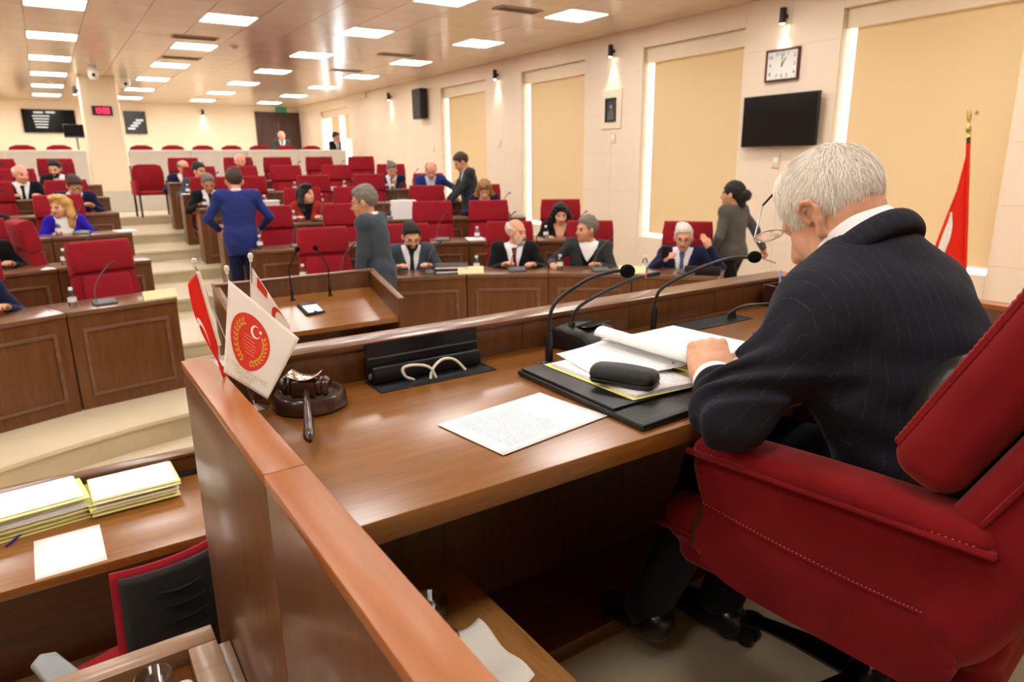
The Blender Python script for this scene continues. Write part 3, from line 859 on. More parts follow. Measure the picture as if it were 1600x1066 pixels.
def hair_obj(style, M, c, m, parent, h, fem=False):
    w = .92 if fem else 1.
    base = ell((0, -.018, .042), (.083*w, .103, .094), k=.02)
    def loc(P): return (P-_v(c))@np.asarray(M, f32)/HK
    prims, cuts = [base], []
    def line(P):                              # hairline: forehead, temple, over the ear, nape
        q = loc(P)
        zl = np.interp(q[:, 1], [-.13, -.09, -.05, -.028, .0, .014, .028, .04, .06, .1], [-.06, -.06, -.045, .02, .036, .0, .005, .045, .068, .088])
        return ((zl-q[:, 2])*.8*HK).astype(f32)
    def face(P):
        q = loc(P); return (.083-np.sqrt((q[:, 0]/.78)**2+((q[:, 1]-.108)/.95)**2+((q[:, 2]+.022)/1.12)**2))*HK
    cuts = [line]
    if style == 'short':
        prims += [ell((0, .022, .09), (.058*w, .056, .04), k=.03), ell((.02, -.03, .11), (.05, .06, .035), k=.03)]
    if style == 'bald':
        cuts = [line, lambda P: (loc(P)[:, 2]-(.055-.35*loc(P)[:, 1]))*HK, lambda P: (loc(P)[:, 1]-.045)*HK]
    if style in ('long', 'bob'):
        zb = -.2 if style == 'long' else -.085
        for s in (-1, 1):
            prims += [cap((s*.062, -.02, .04), (s*.094, -.02, zb*.5), .034, .04, k=.03), cap((s*.094, -.02, zb*.5), (s*.088, .0, zb), .04, .03, k=.03), cap((s*.035, -.075, .03), (s*.05, -.085, zb), .05, .042, k=.03)]
        prims += [ell((.012, .03, .105), (.07, .065, .035), k=.03)]
        cuts = [face]
    if style == 'bun':
        prims += [ell((0, -.13, .0), (.052, .047, .052), k=.02), cap((0, -.08, -.03), (0, -.1, -.09), .048, .03, k=.03)]
        cuts = [face]
    a_, b_ = (.0075, 55) if style == 'long' else (.0028, 130)
    disp = (lambda P: (a_*np.sin(loc(P)[:, 2]*b_+loc(P)[:, 0]*30+1.2*np.sin(loc(P)[:, 1]*40))*np.sin(loc(P)[:, 1]*60+loc(P)[:, 0]*50+1.3)).astype(f32))
    return sdf_obj('hair', [xfs(p, M, c, HK) for p in prims], h, m, parent, cuts, disp)

def person(loc, rz, label, sit=True, height=1.72, lean=.12, side_lean=0., twist=0., head=(0, -.15, 0), lh=None, rh=None, lhand='relax', rhand='relax', lrot=0., rrot=0., pole_l=(-.6, -.5, -.5), pole_r=(.6, -.5, -.5),
           jacket='black', shirt=SHIRT, tie='dark', trousers='dark', hair=('short', 'brown'), sk=0, fem=False, beard=None, glasses=False, res=.011, stride=0., hipz=.5, vest=None, open_v=1.0, cat='person'):
    s = height/1.74
    root = empty('person', loc, rz); tag(root, label, cat)
    hz = hipz if sit else .93*s
    hip = np.array([0., 0., hz])
    T = rotm(twist, -lean, side_lean)
    tp = lambda x, y, z: hip+T@(np.array([x, y, z])*s)
    wS = .182 if not fem else .148
    SL, SR = tp(-wS, 0, .48), tp(wS, 0, .48)
    nb = tp(0, -.005, .53)
    Mh = rotm(head[0], head[1], head[2])
    hc = nb+np.array([0, math.sin(max(0, lean))*.05, 0])+Mh@np.array([0, .028, .128])*s
    l1, l2 = .285*s, .25*s
    dl = np.array([-.17, .34, hz+.335]) if sit else np.array([-.24, .08, .82*s]); dr_ = dl*np.array([-1, 1, 1])
    EL, WL = ik(SL, dl if lh is None else lh, l1, l2, pole_l); ER, WR = ik(SR, dr_ if rh is None else rh, l1, l2, pole_r)
    cw = .9 if fem else 1.
    torso = [ell(tp(0, .0, .03), (.178*s, .132*s, .12*s), T, k=.05), ell(tp(0, .01, .17), (.165*cw*s, .125*s, .15*s), T, k=.05), ell(tp(0, 0, .34), (.182*cw*s, .12*s, .19*s), T, k=.05), cap(SL, SR, .07*s, k=.05)]
    if fem: torso += [ell(tp(-.065, .075, .33), (.06, .055, .058), T, k=.04), ell(tp(.065, .075, .33), (.06, .055, .058), T, k=.04)]
    neck = [cap(nb-T@np.array([0, 0, .04]), hc+Mh@np.array([0, -.02, -.03]), .052*s*cw, .05*s*cw, k=.025)]
    armL = [cap(SL, EL, .047*s, .038*s, k=.03), cap(EL, WL, .038*s, .026*s, k=.02)]
    armR = [cap(SR, ER, .047*s, .038*s, k=.03), cap(ER, WR, .038*s, .026*s, k=.02)]
    if sit:
        K = [np.array([q*.11, .42*s, hz]) for q in (-1, 1)]; A = [np.array([q*.11, .40*s, .09]) for q in (-1, 1)]
    else:
        K = [np.array([q*.085, stride*q*.16+.02, .49*s]) for q in (-1, 1)]; A = [np.array([q*.085, stride*q*.32-.02, .09]) for q in (-1, 1)]
    legs, feet = [], []
    for q in (0, 1):
        hj = hip+np.array([(-.085, .085)[q], 0, -.02])
        legs += [cap(hj, K[q], .078*s, .056*s, k=.03), cap(K[q], A[q], .053*s, .038*s, k=.03)]
        feet += [cap(A[q]+np.array([0, -.02, -.045]), A[q]+np.array([0, .14, -.055]), .04, .034, k=.02)]
    # the body: one continuous surface, hands grown on
    vb, fb = sdf_arrays([infl(p, -.006) for p in torso]+neck+head_prims(Mh, hc, fem)+[infl(p, -.004) for p in armL+armR]+[infl(p, -.006) for p in legs]+[infl(p, -.006) for p in feet], res*.93)
    mi = np.zeros(len(fb), int)
    q = (vb[fb].mean(1)-hc)@Mh/HK
    for sx in (-1, 1):
        mi[(np.abs(q[:, 0]-sx*.031) < .0125) & (np.abs(q[:, 2]-.004) < .005) & (q[:, 1] > .055)] = 1
        mi[(np.abs(q[:, 0]-sx*.033) < .02) & (np.abs(q[:, 2]-.026) < .0045) & (q[:, 1] > .06)] = 3
    mi[(np.abs(q[:, 0]) < .023) & (np.abs(q[:, 2]+.057) < .0065) & (q[:, 1] > .06)] = 2
    vs, fs, ms = [vb], [fb], [mi]; n0 = len(vb)
    for (E_, W_, kind, flip, rr) in ((EL, WL, lhand, -1, lrot), (ER, WR, rhand, 1, rrot)):
        hv, hf = get_hand(kind)
        y = W_-E_; y /= np.linalg.norm(y)
        up = np.array([0, 0, 1.]); x = np.cross(y, up)
        if np.linalg.norm(x) < .2: x = np.array([1., 0, 0])
        x /= np.linalg.norm(x); z = np.cross(x, y)
        x, z = x*math.cos(rr)+z*math.sin(rr), z*math.cos(rr)-x*math.sin(rr)
        B = np.stack([x*flip, y, z], 1)*s
        v = hv@B.T+W_
        vs.append(v); fs.append((hf if flip > 0 else hf[:, ::-1])+n0); ms.append(np.zeros(len(hf), int)); n0 += len(v)
    me = arrays_mesh('body', np.vstack(vs), np.vstack(fs))
    o = link_mesh('body', me, [SK[sk], EYE, LIP, HAIR[hair[1]] if hair[1] != 'white' else HAIR['grey']], root, True)
    mm = np.concatenate(ms)
    if len(mm) == len(me.polygons): me.polygons.foreach_set('material_index', mm.astype(np.int32))
    # clothes
    iT = T
    def tl(P): return (P-_v(hip))@np.asarray(iT, f32)/s
    def vcut(P):
        qq = tl(P); za = .2 if tie or vest else .24
        wdt = .008+np.maximum(qq[:, 2]-za, 0)*.28*open_v
        return np.minimum(np.minimum(wdt-np.abs(qq[:, 0]), qq[:, 1]-.02), qq[:, 2]-za)*s
    def neckcut(P):
        qq = tl(P); return np.minimum(.066-np.sqrt(qq[:, 0]**2+(qq[:, 1]-.015)**2), qq[:, 2]-.46)*s
    def sleeve(arm, W_, E_):
        w2 = E_+(W_-E_)*.93
        return [infl(arm[0], .013), cap(E_, w2, .052*s, .04*s, k=.02)]
    hem = -.04 if sit else (-.04 if fem else -.19)
    jk = [infl(p, .015) for p in torso]+sleeve(armL, WL, EL)+sleeve(armR, WR, ER)
    jk.append(xf(rbox((0, 0, .01), (.178*s, .125*s, .14*s), .09, k=.04), T, hip))
    if not sit and not fem: jk.append(rbox(hip+np.array([0, 0, -.09]), (.175*s, .125*s, .12*s), .09, k=.04))
    def hemcut(P): return (hem-tl(P)[:, 2])*s
    ph = rng.uniform(0, 6)
    wr = lambda P: (.0035*np.sin(P[:, 2]*38+P[:, 0]*22+ph)*np.sin(P[:, 1]*30+P[:, 0]*14)).astype(f32)
    sdf_obj('jacket', jk, res, SUIT[jacket], root, [vcut, neckcut, hemcut], wr)
    sh = [infl(p, .006) for p in torso[1:]]+[ring(nb+T@np.array([0, .006, .012])*s, .062*s*cw, .013*s, T@rotm(0, -.25), (1, 1.05), k=.012)]
    sh = [inter(p, lambda P: (.1-tl(P)[:, 2])*s) for p in sh]
    sh += [cap(W_+(E_-W_)*.02, W_+(E_-W_)*.12, .031*s, .033*s, k=0) for W_, E_ in ((WL, EL), (WR, ER))]
    if shirt: sdf_obj('shirt', sh, res*1.05, shirt, root, [lambda P: np.minimum(.05-np.sqrt(tl(P)[:, 0]**2+tl(P)[:, 1]**2), tl(P)[:, 2]-.53)*s])
    if tie:
        def tg(P):
            qq = tl(P); w_ = .016+.014*np.clip((.47-qq[:, 2])/.25, 0, 1)
            return np.maximum(np.maximum(np.abs(qq[:, 0])-w_, .03-qq[:, 1]), np.maximum(qq[:, 2]-.5, .19-qq[:, 2]))*s
        tp_ = [inter(infl(p, .011), tg) for p in torso[1:]]
        sdf_obj('tie', tp_, res*.7, TIE[tie], root)
    if vest:
        def vg(P):
            qq = tl(P); return np.maximum(.02-qq[:, 1], (qq[:, 2]-.35)-np.abs(qq[:, 0])*1.5)*s
        sdf_obj('vest', [inter(infl(p, .0095), vg) for p in torso[1:]], res*.8, SUIT[vest], root)
    tr_ = [infl(torso[0], .008)]+[infl(p, .014) for p in legs]
    sdf_obj('trousers', tr_, res*1.6, SUIT[trousers], root, [lambda P: .075-P[:, 2]])
    for q in (0, 1):
        sdf_obj('shoe', [infl(feet[q], .006), ell(A[q]+np.array([0, -.02, -.03]), (.042, .05, .045), k=.02)], res*1.3, SHOE, root, [lambda P: -P[:, 2]])
    hm = HAIR[hair[1]]
    hair_obj(hair[0], Mh, hc, hm, root, res*.75, fem)
    if beard:
        def bl(P):
            qq = (P-_v(hc))@np.asarray(Mh, f32)/HK
            return np.maximum(qq[:, 2]+.038-.3*np.abs(qq[:, 0]), .03-qq[:, 1])
        bp_ = [xfs(inter_shape, Mh, hc, HK) for inter_shape in (ell((0, .028, -.034), (.066, .07, .075), k=.02), ell((0, .06, -.082), (.042, .035, .035), k=.02))]
        def lipcut(P):
            qq = (P-_v(hc))@np.asarray(Mh, f32)/HK; return .012-np.sqrt((qq[:, 0]*.5)**2+(qq[:, 2]+.057)**2)
        sdf_obj('beard', [inter(p, bl) for p in bp_], res*.7, HAIR[beard], root, [lipcut])
    if glasses:
        bm_ = BM(); Mm = Matrix(np.block([[np.asarray(Mh)*HK, np.array(hc)[:, None]], [np.zeros((1, 3)), np.ones((1, 1))]]).tolist())
        for sx in (-1, 1):
            tube(bm_, [Mm@Vector((sx*.033+.022*math.cos(a), .1, .002+.017*math.sin(a))) for a in np.linspace(0, 2*PI, 13)], .0022, 5, False)
            tube(bm_, [Mm@Vector((sx*.055, .098, .006)), Mm@Vector((sx*.078, .04, .006)), Mm@Vector((sx*.08, -.015, .0))], .002, 5)
        tube(bm_, [Mm@Vector((-.011, .103, .004)), Mm@Vector((.011, .103, .004))], .002, 5)
        obj('glasses', bm_, BLACKM, root)
    return root
# ------------------------------------------------------------------ who sits and stands where
def sitter(k, side, th, dr, label, dyaw=0., **kw):
    p = polar(k, th, dr, side)
    return person(p, -side*th+PI+dyaw, label, **kw)
far = .0145; mid = .012
sitter(4, -1, .144, .70, 'balding man in black suit and dark tie, highest at the frame edge', head=(.35, -.12, 0), jacket='black', hair=('bald', 'white'), sk=2, res=far)
sitter(5, -1, .088, .72, 'dark-haired bearded man in black looking down, before the cream pillar', head=(-.5, -.3, 0), jacket='black', tie=None, hair=('short', 'black'), beard='black', sk=0, res=far, hipz=.42)
sitter(3, -1, .102, .66, 'dark-haired man in navy bowed over his desk behind the blonde woman', lean=.3, head=(.1, -.55, 0), jacket='navy', hair=('short', 'brown'), sk=1, res=far, tie=None, hipz=.55)
sitter(2, -1, .140, .68, 'woman with long blonde hair, royal blue jacket and white top', lean=.15, head=(-.85, -.1, 0), jacket='royal', tie=None, hair=('long', 'blonde'), sk=0, fem=True, res=mid, hipz=.46, open_v=1.3)
sitter(0, -1, .375, .72, 'person in navy suit cut off by the frame, front row', jacket='navy', hair=('short', 'grey'), sk=1, res=mid, lh=(-.16, .34, .84), rh=(.16, .3, .84))
sitter(1, -1, .285, .72, 'person in black suit cut off by the frame, second row', jacket='black', hair=('short', 'brown'), sk=1, res=far)
sitter(2, -1, .235, .70, 'person in black jacket and pale sleeve cut off by the frame, third row', jacket='black', hair=('short', 'grey'), sk=1, res=far)
sitter(5, 1, .068, .70, 'bald man in navy jacket at the aisle end of the last row', head=(.5, -.2, 0), jacket='navy', tie=None, hair=('bald', 'grey'), sk=2, res=far, hipz=.40)
sitter(4, 1, .080, .72, 'dark-haired person in slate suit at the aisle end, second last row', head=(.6, -.1, 0), jacket='slate', tie=None, hair=('short', 'black'), sk=1, res=far)
sitter(3, 1, .080, .70, 'man in black suit, white shirt and dark tie beside the standing blue suit', head=(.0, -.35, 0), jacket='black', tie='dark', hair=('short', 'grey'), sk=3, res=far)
sitter(5, 1, .150, .72, 'bald man half hidden behind the standing man in blue', jacket='slate', hair=('bald', 'white'), sk=2, res=far)
sitter(2, 1, .214, .70, 'woman with long black hair in rust red jacket looking aside', head=(.75, .05, 0), jacket='rust', shirt=SUIT['knit'], tie=None, hair=('long', 'black'), sk=0, fem=True, res=mid)
sitter(0, 1, .358, .62, 'bearded man in grey suit with patterned tie reading, front row', lean=.16, head=(.1, -.42, 0), jacket='slate', tie='pat', hair=('short', 'black'), beard='black', glasses=True, sk=0, res=.010, hipz=.52)
sitter(0, 1, .572, .68, 'bald man with white beard in black suit turned to his neighbour', lean=.12, head=(.85, -.05, 0), jacket='black', tie='red', hair=('bald', 'white'), beard='white', sk=2, res=.010, lh=(-.2, .36, .835), rh=(.12, .34, .835))
sitter(0, 1, .718, .68, 'grey-haired man in charcoal jacket, black vest, open white collar', lean=.18, side_lean=-.08, head=(-1.0, .0, 0), jacket='char', tie=None, vest='knit', hair=('short', 'grey'), sk=1, res=.010, rh=(.32, .36, .835), lh=(-.16, .38, .835), hipz=.53)
sitter(0, 1, .914, .70, 'white-haired man with glasses, navy suit, blue tie, one hand raised', lean=.05, head=(.05, -.2, 0), jacket='navy', tie='blue', hair=('short', 'white'), glasses=True, sk=2, res=.010, lh=(-.27, .2, 1.02), lrot=1.2, lhand='flat', rh=(.15, .34, .9), rrot=-.9, hipz=.45, pole_l=(-.7, .2, -.7))
sitter(1, 1, .665, .66, 'dark-haired woman in black top reading before a window', lean=.18, head=(.1, -.35, 0), jacket='knit', tie=None, shirt=None, hair=('bob', 'black'), sk=0, fem=True, res=mid, hipz=.45)
sitter(2, 1, .526, .62, 'woman with light brown hair in dark top bowed over her desk', lean=.22, head=(.0, -.6, 0), jacket='navy', tie=None, shirt=None, hair=('long', 'light'), sk=0, fem=True, res=far, hipz=.57)
sitter(3, 1, .437, .70, 'balding man in blue suit stretching his arm to the standing man', lean=.2, head=(.1, -.5, 0), jacket='blue', shirt=SHIRTB, tie=None, hair=('bald', 'brown'), sk=2, res=far, lh=(-.5, .28, 1.0), lrot=.4, hipz=.66)
sitter(4, 1, .376, .70, 'grey-haired man in navy leaning his face on his hand', lean=.2, head=(.2, -.4, 0), jacket='navy', hair=('short', 'grey'), sk=1, res=far, lh=(-.06, .2, 1.0), lrot=1.4)
# standing
person((1.78, 8.22, .36), -.22, 'standing man in bright blue suit seen from behind in the aisle', sit=False, height=1.70, lean=.08, head=(.15, -.25, 0), jacket='blue', trousers='navy', hair=('short', 'brown'), sk=2, res=.011, lh=(-.23, .22, 1.0), rh=(.23, .22, 1.0), pole_l=(-.8, -.5, -.4), pole_r=(.8, -.5, -.4))
person((2.42, 5.80, .2), .80, 'standing grey-haired man in slate suit behind the lectern', sit=False, height=1.70, lean=.1, head=(.15, -.18, 0), jacket='slate', trousers='slate', hair=('short', 'grey'), sk=1, glasses=True, res=.009, tie=None, lh=(-.22, .12, .86), rh=(.22, .12, .86))
person((5.52, 9.40, .52), 1.25, 'standing man in charcoal suit bowing his head at the windows', sit=False, height=1.74, lean=.1, head=(.0, -.5, 0), jacket='char', trousers='dark', hair=('short', 'brown'), sk=1, res=.0115, tie='dark', rh=(.12, .36, .95), lh=(-.12, .38, .95))
person((6.02, 4.78, .2), .08, 'woman in taupe jacket and black trousers walking away, black bun', sit=False, height=1.66, lean=.02, head=(.25, .0, 0), jacket='wgrey', trousers='knit', shirt=None, tie=None, hair=('bun', 'black'), sk=1, fem=True, res=.0105, stride=.8, rh=(.42, -.16, .86), lh=(-.22, .12, .9), rhand='fist')
person((5.68, 20.0, 1.48), PI-.1, 'bald man in grey standing far back before the dark door', sit=False, height=1.5, jacket='grey', hair=('bald', 'white'), sk=2, res=.0145)
person((6.62, 18.45, 1.48), PI+.5, 'dark-haired man in black by the far gallery window', sit=False, height=1.4, jacket='black', hair=('short', 'black'), sk=1, res=.0145)
# ================================================================== EXECUTIVE CHAIR (front = +y)
EC = empty('executive_chair', (1.42, .65, DZ), .137); tag(EC, 'red velvet executive armchair under the chairman', 'armchair')
STITCH = mat('pale_thread', (206, 150, 120), rough=.8)
WTRIM = wood('arm_trim', (92, 54, 22), (128, 80, 36), 'z', 1, rough=.35)
def curve_poly(top, n=8): return [tuple(p)[:2] for p in smooth_path([(a, b_, 0) for a, b_ in top], n)]
sdf_obj('seat', [rbox((0, .075, .465), (.275, .345, .06), .055, k=.02), rbox((0, .055, .40), (.262, .325, .045), .04, k=.012)], .008, VELVET, EC)
bm_ = BM()
pp = [(-.24, .36, .462), (-.2, .392, .462), (.2, .392, .462), (.24, .36, .462)]
tube(bm_, smooth_path([(-.272, -.2, .455), (-.274, .32, .455), (-.23, .418, .455), (.23, .418, .455), (.274, .32, .455), (.272, -.2, .455)], 8), .007, 8); obj('seat_piping', bm_, VELVET, EC)
for s in (-1, 1):
    # padded side panel, its outline in the y-z plane; the arm towards the desk leg is set back
    fb_ = 0. if s < 0 else .08
    front = curve_poly([(a-fb_, b_) for a, b_ in ((.255, .70), (.278, .672), (.262, .61), (.252, .575), (.268, .52), (.272, .465))])
    bottom = curve_poly([(.272-fb_, .465), (.18-fb_, .425), (.0, .41), (-.2, .40)], 6)[1:]
    rear = curve_poly([(-.2, .40), (-.222, .47), (-.205, .56), (-.235, .63), (-.225, .70)], 6)[1:]
    poly = front+bottom+rear
    x0, x1 = sorted((s*.345, s*.285))
    bm_ = BM(); prism(bm_, poly, 'x', x0, x1, bev=.016, seg=3); ap = obj('arm_panel', bm_, VELVET, EC)
    # wooden trim down the front edge
    bm_ = BM(); tube(bm_, smooth_path([(s*.318, y_+.004-fb_, z_) for y_, z_ in ((.262, .692), (.282, .668), (.268, .61), (.257, .575), (.273, .52), (.277, .468))], 6), .02, 8, flat=(.45, 1.0)); obj('wood_trim', bm_, WTRIM, ap)
    # stitched seam
    bm_ = BM()
    path = smooth_path([(s*.347, .255-fb_, .585), (s*.3475, .1, .565), (s*.3475, -.06, .552), (s*.3465, -.195, .548)], 40)
    tube(bm_, path, .0016, 5); obj('seam', bm_, VELVET, ap)
    bm_ = BM()
    for i in range(0, len(path)-1, 2):
        a, c = path[i]+Vector((s*.0006, 0, .004)), path[i+1]+Vector((s*.0006, 0, .004))
        tube(bm_, [a, a.lerp(c, .62)], .0007, 4)
    obj('stitching', bm_, STITCH, ap)
    # arm pad with piped rim
    sdf_obj('armrest', [rbox((s*.312, .02-fb_/2, .708), (.052, .262-fb_/2, .021), .02, k=.01), ell((s*.312, -fb_/2, .722), (.045, .24-fb_/2, .016), k=.03)], .006, VELVET, EC)
    e = .052; yl = .262-fb_/2
    rim = [(s*.312+a*e, .02-fb_/2+b_*yl, .700) for a, b_ in ((-.8, 1), (.8, 1), (1, .94), (1, 0), (1, -.94), (.8, -1), (-.8, -1), (-1, -.94), (-1, 0), (-1, .94), (-.8, 1))]
    bm_ = BM(); tube(bm_, smooth_path(rim, 6), .0062, 8, False); obj('arm_piping', bm_, VELVET, EC)
    bm_ = BM()
    rp = smooth_path([(s*.3655, .27-fb_, .708), (s*.3655, .05, .7085), (s*.3655, -.23, .708)], 60)
    for i in range(0, len(rp)-1, 2): tube(bm_, [rp[i], rp[i].lerp(rp[i+1], .6)], .0006, 4)
    obj('stitching', bm_, STITCH, EC)
tb = rotm(0, math.radians(27))             # backrest leans back
def bk(x, y, z): return np.array([0, -.25, .5])+tb@np.array([x, y, z])
sdf_obj('back_shell', [rbox(bk(0, .05, .38), (.325, .045, .46), .04, tb, k=.05), rbox(bk(-.30, .09, .37), (.045, .085, .40), .04, tb, k=.05), rbox(bk(.30, .09, .37), (.045, .085, .40), .04, tb, k=.05),
        ell(bk(0, .05, .0), (.29, .05, .1), tb, k=.06)], .009, VELVET, EC)
sdf_obj('headrest', [rbox(bk(0, .17, .69), (.235, .055, .13), .05, tb, k=.03)], .009, VELVET, EC)
sdf_obj('back_cushion', [rbox(bk(0, .12, .38), (.22, .05, .42), .045, tb, k=.03)], .009, VELVET, EC)
for s in (-1, 1):
    sdf_obj('side_bolster', [rbox(bk(s*.292, .238, .49), (.05, .058, .32), .045, tb, k=.03)], .006, VELVET, EC, disp=None)
    # ruched edge of the bolster and seams on the shell
    bm_ = BM(); path = [Vector(bk(s*.312, .290, z_)) for z_ in np.linspace(.21, .77, 160)]
    tube(bm_, path, [.0115+.0009*math.sin(i*1.9) for i in range(160)], 8); obj('ruched_edge', bm_, VELVET, EC)
    bm_ = BM(); tube(bm_, smooth_path([bk(s*.347, .13, .2), bk(s*.349, .13, .3), bk(s*.347, .125, .7)], 8), .005, 6); obj('shell_piping', bm_, VELVET, EC)
bm_ = BM(); lathe(bm_, [(.028, .1), (.028, .22), (.02, .22), (.02, .36)], 16); obj('column', bm_, CHROME, EC)
bm_ = BM(); box(bm_, -.14, .14, -.12, .14, .33, .375, .01); obj('mechanism', bm_, BLACK, EC)
bm_ = BM(); lathe(bm_, [(.001, .075), (.06, .08), (.065, .12), (.04, .15), (.001, .15)], 18); obj('hub', bm_, BLACKM, EC)
for q in range(5):
    a = PI/2+2*PI*q/5-.1
    c, s_ = math.cos(a), math.sin(a)
    bm_ = BM(); tube(bm_, [(.03*c, .03*s_, .115), (.18*c, .18*s_, .105), (.32*c, .32*s_, .082)], [.034, .028, .02], 8, flat=(.7, 1)); lg = obj('leg', bm_, BLACKM, EC)
    bm_ = BM(); lathe(bm_, [(.001, .088), (.036, .084), (.034, .073), (.001, .07)], 14, (.32*c, .32*s_, 0)); obj('leg_cap', bm_, BLACK, lg)
    for d in (-1, 1):
        bm_ = BM(); lathe(bm_, [(.004, -.009), (.026, -.009), (.031, -.004), (.031, .005), (.024, .009), (.004, .009)], 16, (0, 0, 0), 'x', mtx=Matrix.Translation((.33*c-d*s_*.016, .33*s_+d*c*.016, .032)) @ Matrix.Rotation(a+PI/2, 4, 'Z')); obj('caster', bm_, BLACK, lg)
# black leather cushion wedged behind his back
LEATHER = mat('black_leather', (38, 34, 31), var=.2, vscale=20, bump=.7, bscale=60, rough=.34, spec=.5)
cu = empty('leather_cushion', (1.385, .435, 1.42)); tag(cu, 'black leather cushion behind the chairman in the red armchair', 'cushion')
Mc = rotm(.137, math.radians(24))
sdf_obj('cover', [inter(ell((0, .06, .13), (.30, .075, .27), Mc, k=.02), lambda P: (np.abs((P-_v((0, .06, .13)))@np.asarray(Mc, f32)[:, 0])-.215)), ell((-.19, .05, .27), (.07, .05, .09), Mc, k=.06)], .008, LEATHER, cu)
bm_ = BM(); tube(bm_, smooth_path([np.array([0, .06, .13])+Mc@np.array(p) for p in ((-.21, 0, -.16), (-.225, 0, 0), (-.22, 0, .17), (-.15, 0, .215), (.15, 0, .215), (.22, 0, .17), (.225, 0, 0), (.21, 0, -.16))], 8), .005, 6); obj('piping', bm_, LEATHER, cu)

# ================================================================== THE CHAIRMAN
CH = empty('person', (1.40, .60, DZ)); tag(CH, 'white-haired chairman in dark pinstripe suit reading at the dais desk', 'person')
O = np.array([1.40, .60, DZ])
def w(x, y, z): return np.array([x, y, z])-O
Tt = rotm(-.10, -.22)
SLc, SRc = w(1.174, .708, 1.795), w(1.485, .70, 1.795)
Ec, Wc = w(1.03, .795, 1.607), w(1.178, .965, 1.613)
Erc, Wrc = w(1.70, .80, 1.62), w(1.665, 1.02, 1.605)
hs = 1.0
Mh = rotm(.02, -.68, .0)
hc = w(1.311, .800, 1.967)
nb = w(1.318, .748, 1.918)
torso = [ell(w(1.41, .56, 1.40), (.185, .145, .13), rotm(-.1, -.1), k=.06), ell(w(1.395, .60, 1.54), (.178, .15, .16), rotm(-.1, -.15), k=.06), ell(w(1.35, .655, 1.68), (.195, .138, .16), Tt, k=.06),
         ell(w(1.315, .685, 1.79), (.17, .11, .10), rotm(-.1, -.45), k=.06), cap(SLc, SRc, .068, k=.06), cap(w(1.18, .715, 1.825), w(1.285, .715, 1.900), .052, .048, k=.06), cap(w(1.43, .69, 1.825), w(1.345, .71, 1.900), .052, .048, k=.06)]
H_ = [ell((0, -.014, .036), (.075, .096, .088), k=.02), ell((0, .024, -.03), (.063, .066, .072), k=.03), ell((0, .052, -.082), (.04, .034, .03), k=.035),
      cap((-.032, .074, .026), (.032, .074, .026), .014, k=.015), cap((0, .09, .012), (0, .11, -.03), .0085, .0145, k=.012), cap((-.015, .092, -.033), (.015, .092, -.033), .009, k=.01),
      cap((-.018, .082, -.06), (.018, .082, -.06), .008, k=.008), ell((.036, .056, -.03), (.024, .024, .03), k=.02), ell((-.036, .056, -.03), (.024, .024, .03), k=.02),
      ell((-.05, .0, -.075), (.016, .04, .022), rotm(0, .5), k=.03), ell((.05, .0, -.075), (.016, .04, .022), rotm(0, .5), k=.03)]
for s in (-1, 1):                           # ears: rim, lobe, concha wall
    rim = [(s*.078, .012, .002), (s*.085, .008, .022), (s*.091, -.008, .031), (s*.094, -.024, .022), (s*.091, -.03, .002), (s*.086, -.022, -.018), (s*.081, -.008, -.034)]
    for a, c in zip(rim, rim[1:]): H_.append(cap(a, c, .0052, .0052, k=.006))
    H_ += [ell((s*.079, -.005, -.036), (.0065, .011, .014), k=.008), ell((s*.082, -.012, .0), (.0045, .016, .03), rotm(s*.5), k=.006), cap((s*.082, -.018, .016), (s*.084, -.02, -.012), .004, k=.004), cap((s*.077, .006, -.004), (s*.079, .009, -.012), .004, k=.005)]
headp = [xfs(p, Mh, hc, hs) for p in H_]
neckp = [cap(w(1.322, .715, 1.86), hc+Mh@np.array([0, -.035, -.02])*hs, .06, .063, k=.03), cap(w(1.316, .765, 1.86), hc+Mh@np.array([0, .0, -.06])*hs, .052, .054, k=.03)]
arms = [cap(SLc, Ec, .05, .042, k=.03), cap(Ec, Wc, .042, .034, k=.02), cap(SRc, Erc, .05, .042, k=.03), cap(Erc, Wrc, .042, .031, k=.02)]
HJ = [w(1.31, .58, 1.38), w(1.50, .56, 1.38)]; KN = [w(1.24, .98, 1.36), w(1.47, .97, 1.36)]; AN = [w(1.165, 1.12, .93), w(1.385, 1.06, .885)]
legs = []
for q in (0, 1): legs += [cap(HJ[q], KN[q], .085, .062, k=.03), cap(KN[q], AN[q], .06, .042, k=.03)]
feet = [cap(AN[0]+np.array([-.0, -.03, -.03]), AN[0]+np.array([-.01, .12, -.055]), .04, .032, k=.02), cap(AN[1]+np.array([0, -.03, -.03]), AN[1]+np.array([0, .12, -.05]), .04, .032, k=.02)]
CSK, nt, bs = _new('chairman_skin')
setp(bs, rough=.48, spec=.4, sub=.12)
tc = N(nt, 'ShaderNodeTexCoord'); n1 = N(nt, 'ShaderNodeTexNoise', i_Scale=22.0, i_Detail=5.0); L(nt, tc.outputs['Object'], n1.inputs['Vector'])
rp_ = N(nt, 'ShaderNodeValToRGB'); rp_.color_ramp.elements[0].position = .3; rp_.color_ramp.elements[1].position = .72
rp_.color_ramp.elements[0].color = lin((206, 148, 116)); rp_.color_ramp.elements[1].color = lin((230, 180, 148)); L(nt, n1.outputs['Fac'], rp_.inputs[0]); L(nt, rp_.outputs[0], bs.inputs['Base Color'])
n2 = N(nt, 'ShaderNodeTexNoise', i_Scale=70.0, i_Detail=4.0); mp_ = N(nt, 'ShaderNodeMapping'); mp_.inputs['Scale'].default_value = (1, 1, .35); L(nt, tc.outputs['Object'], mp_.inputs[0]); L(nt, mp_.outputs[0], n2.inputs['Vector'])
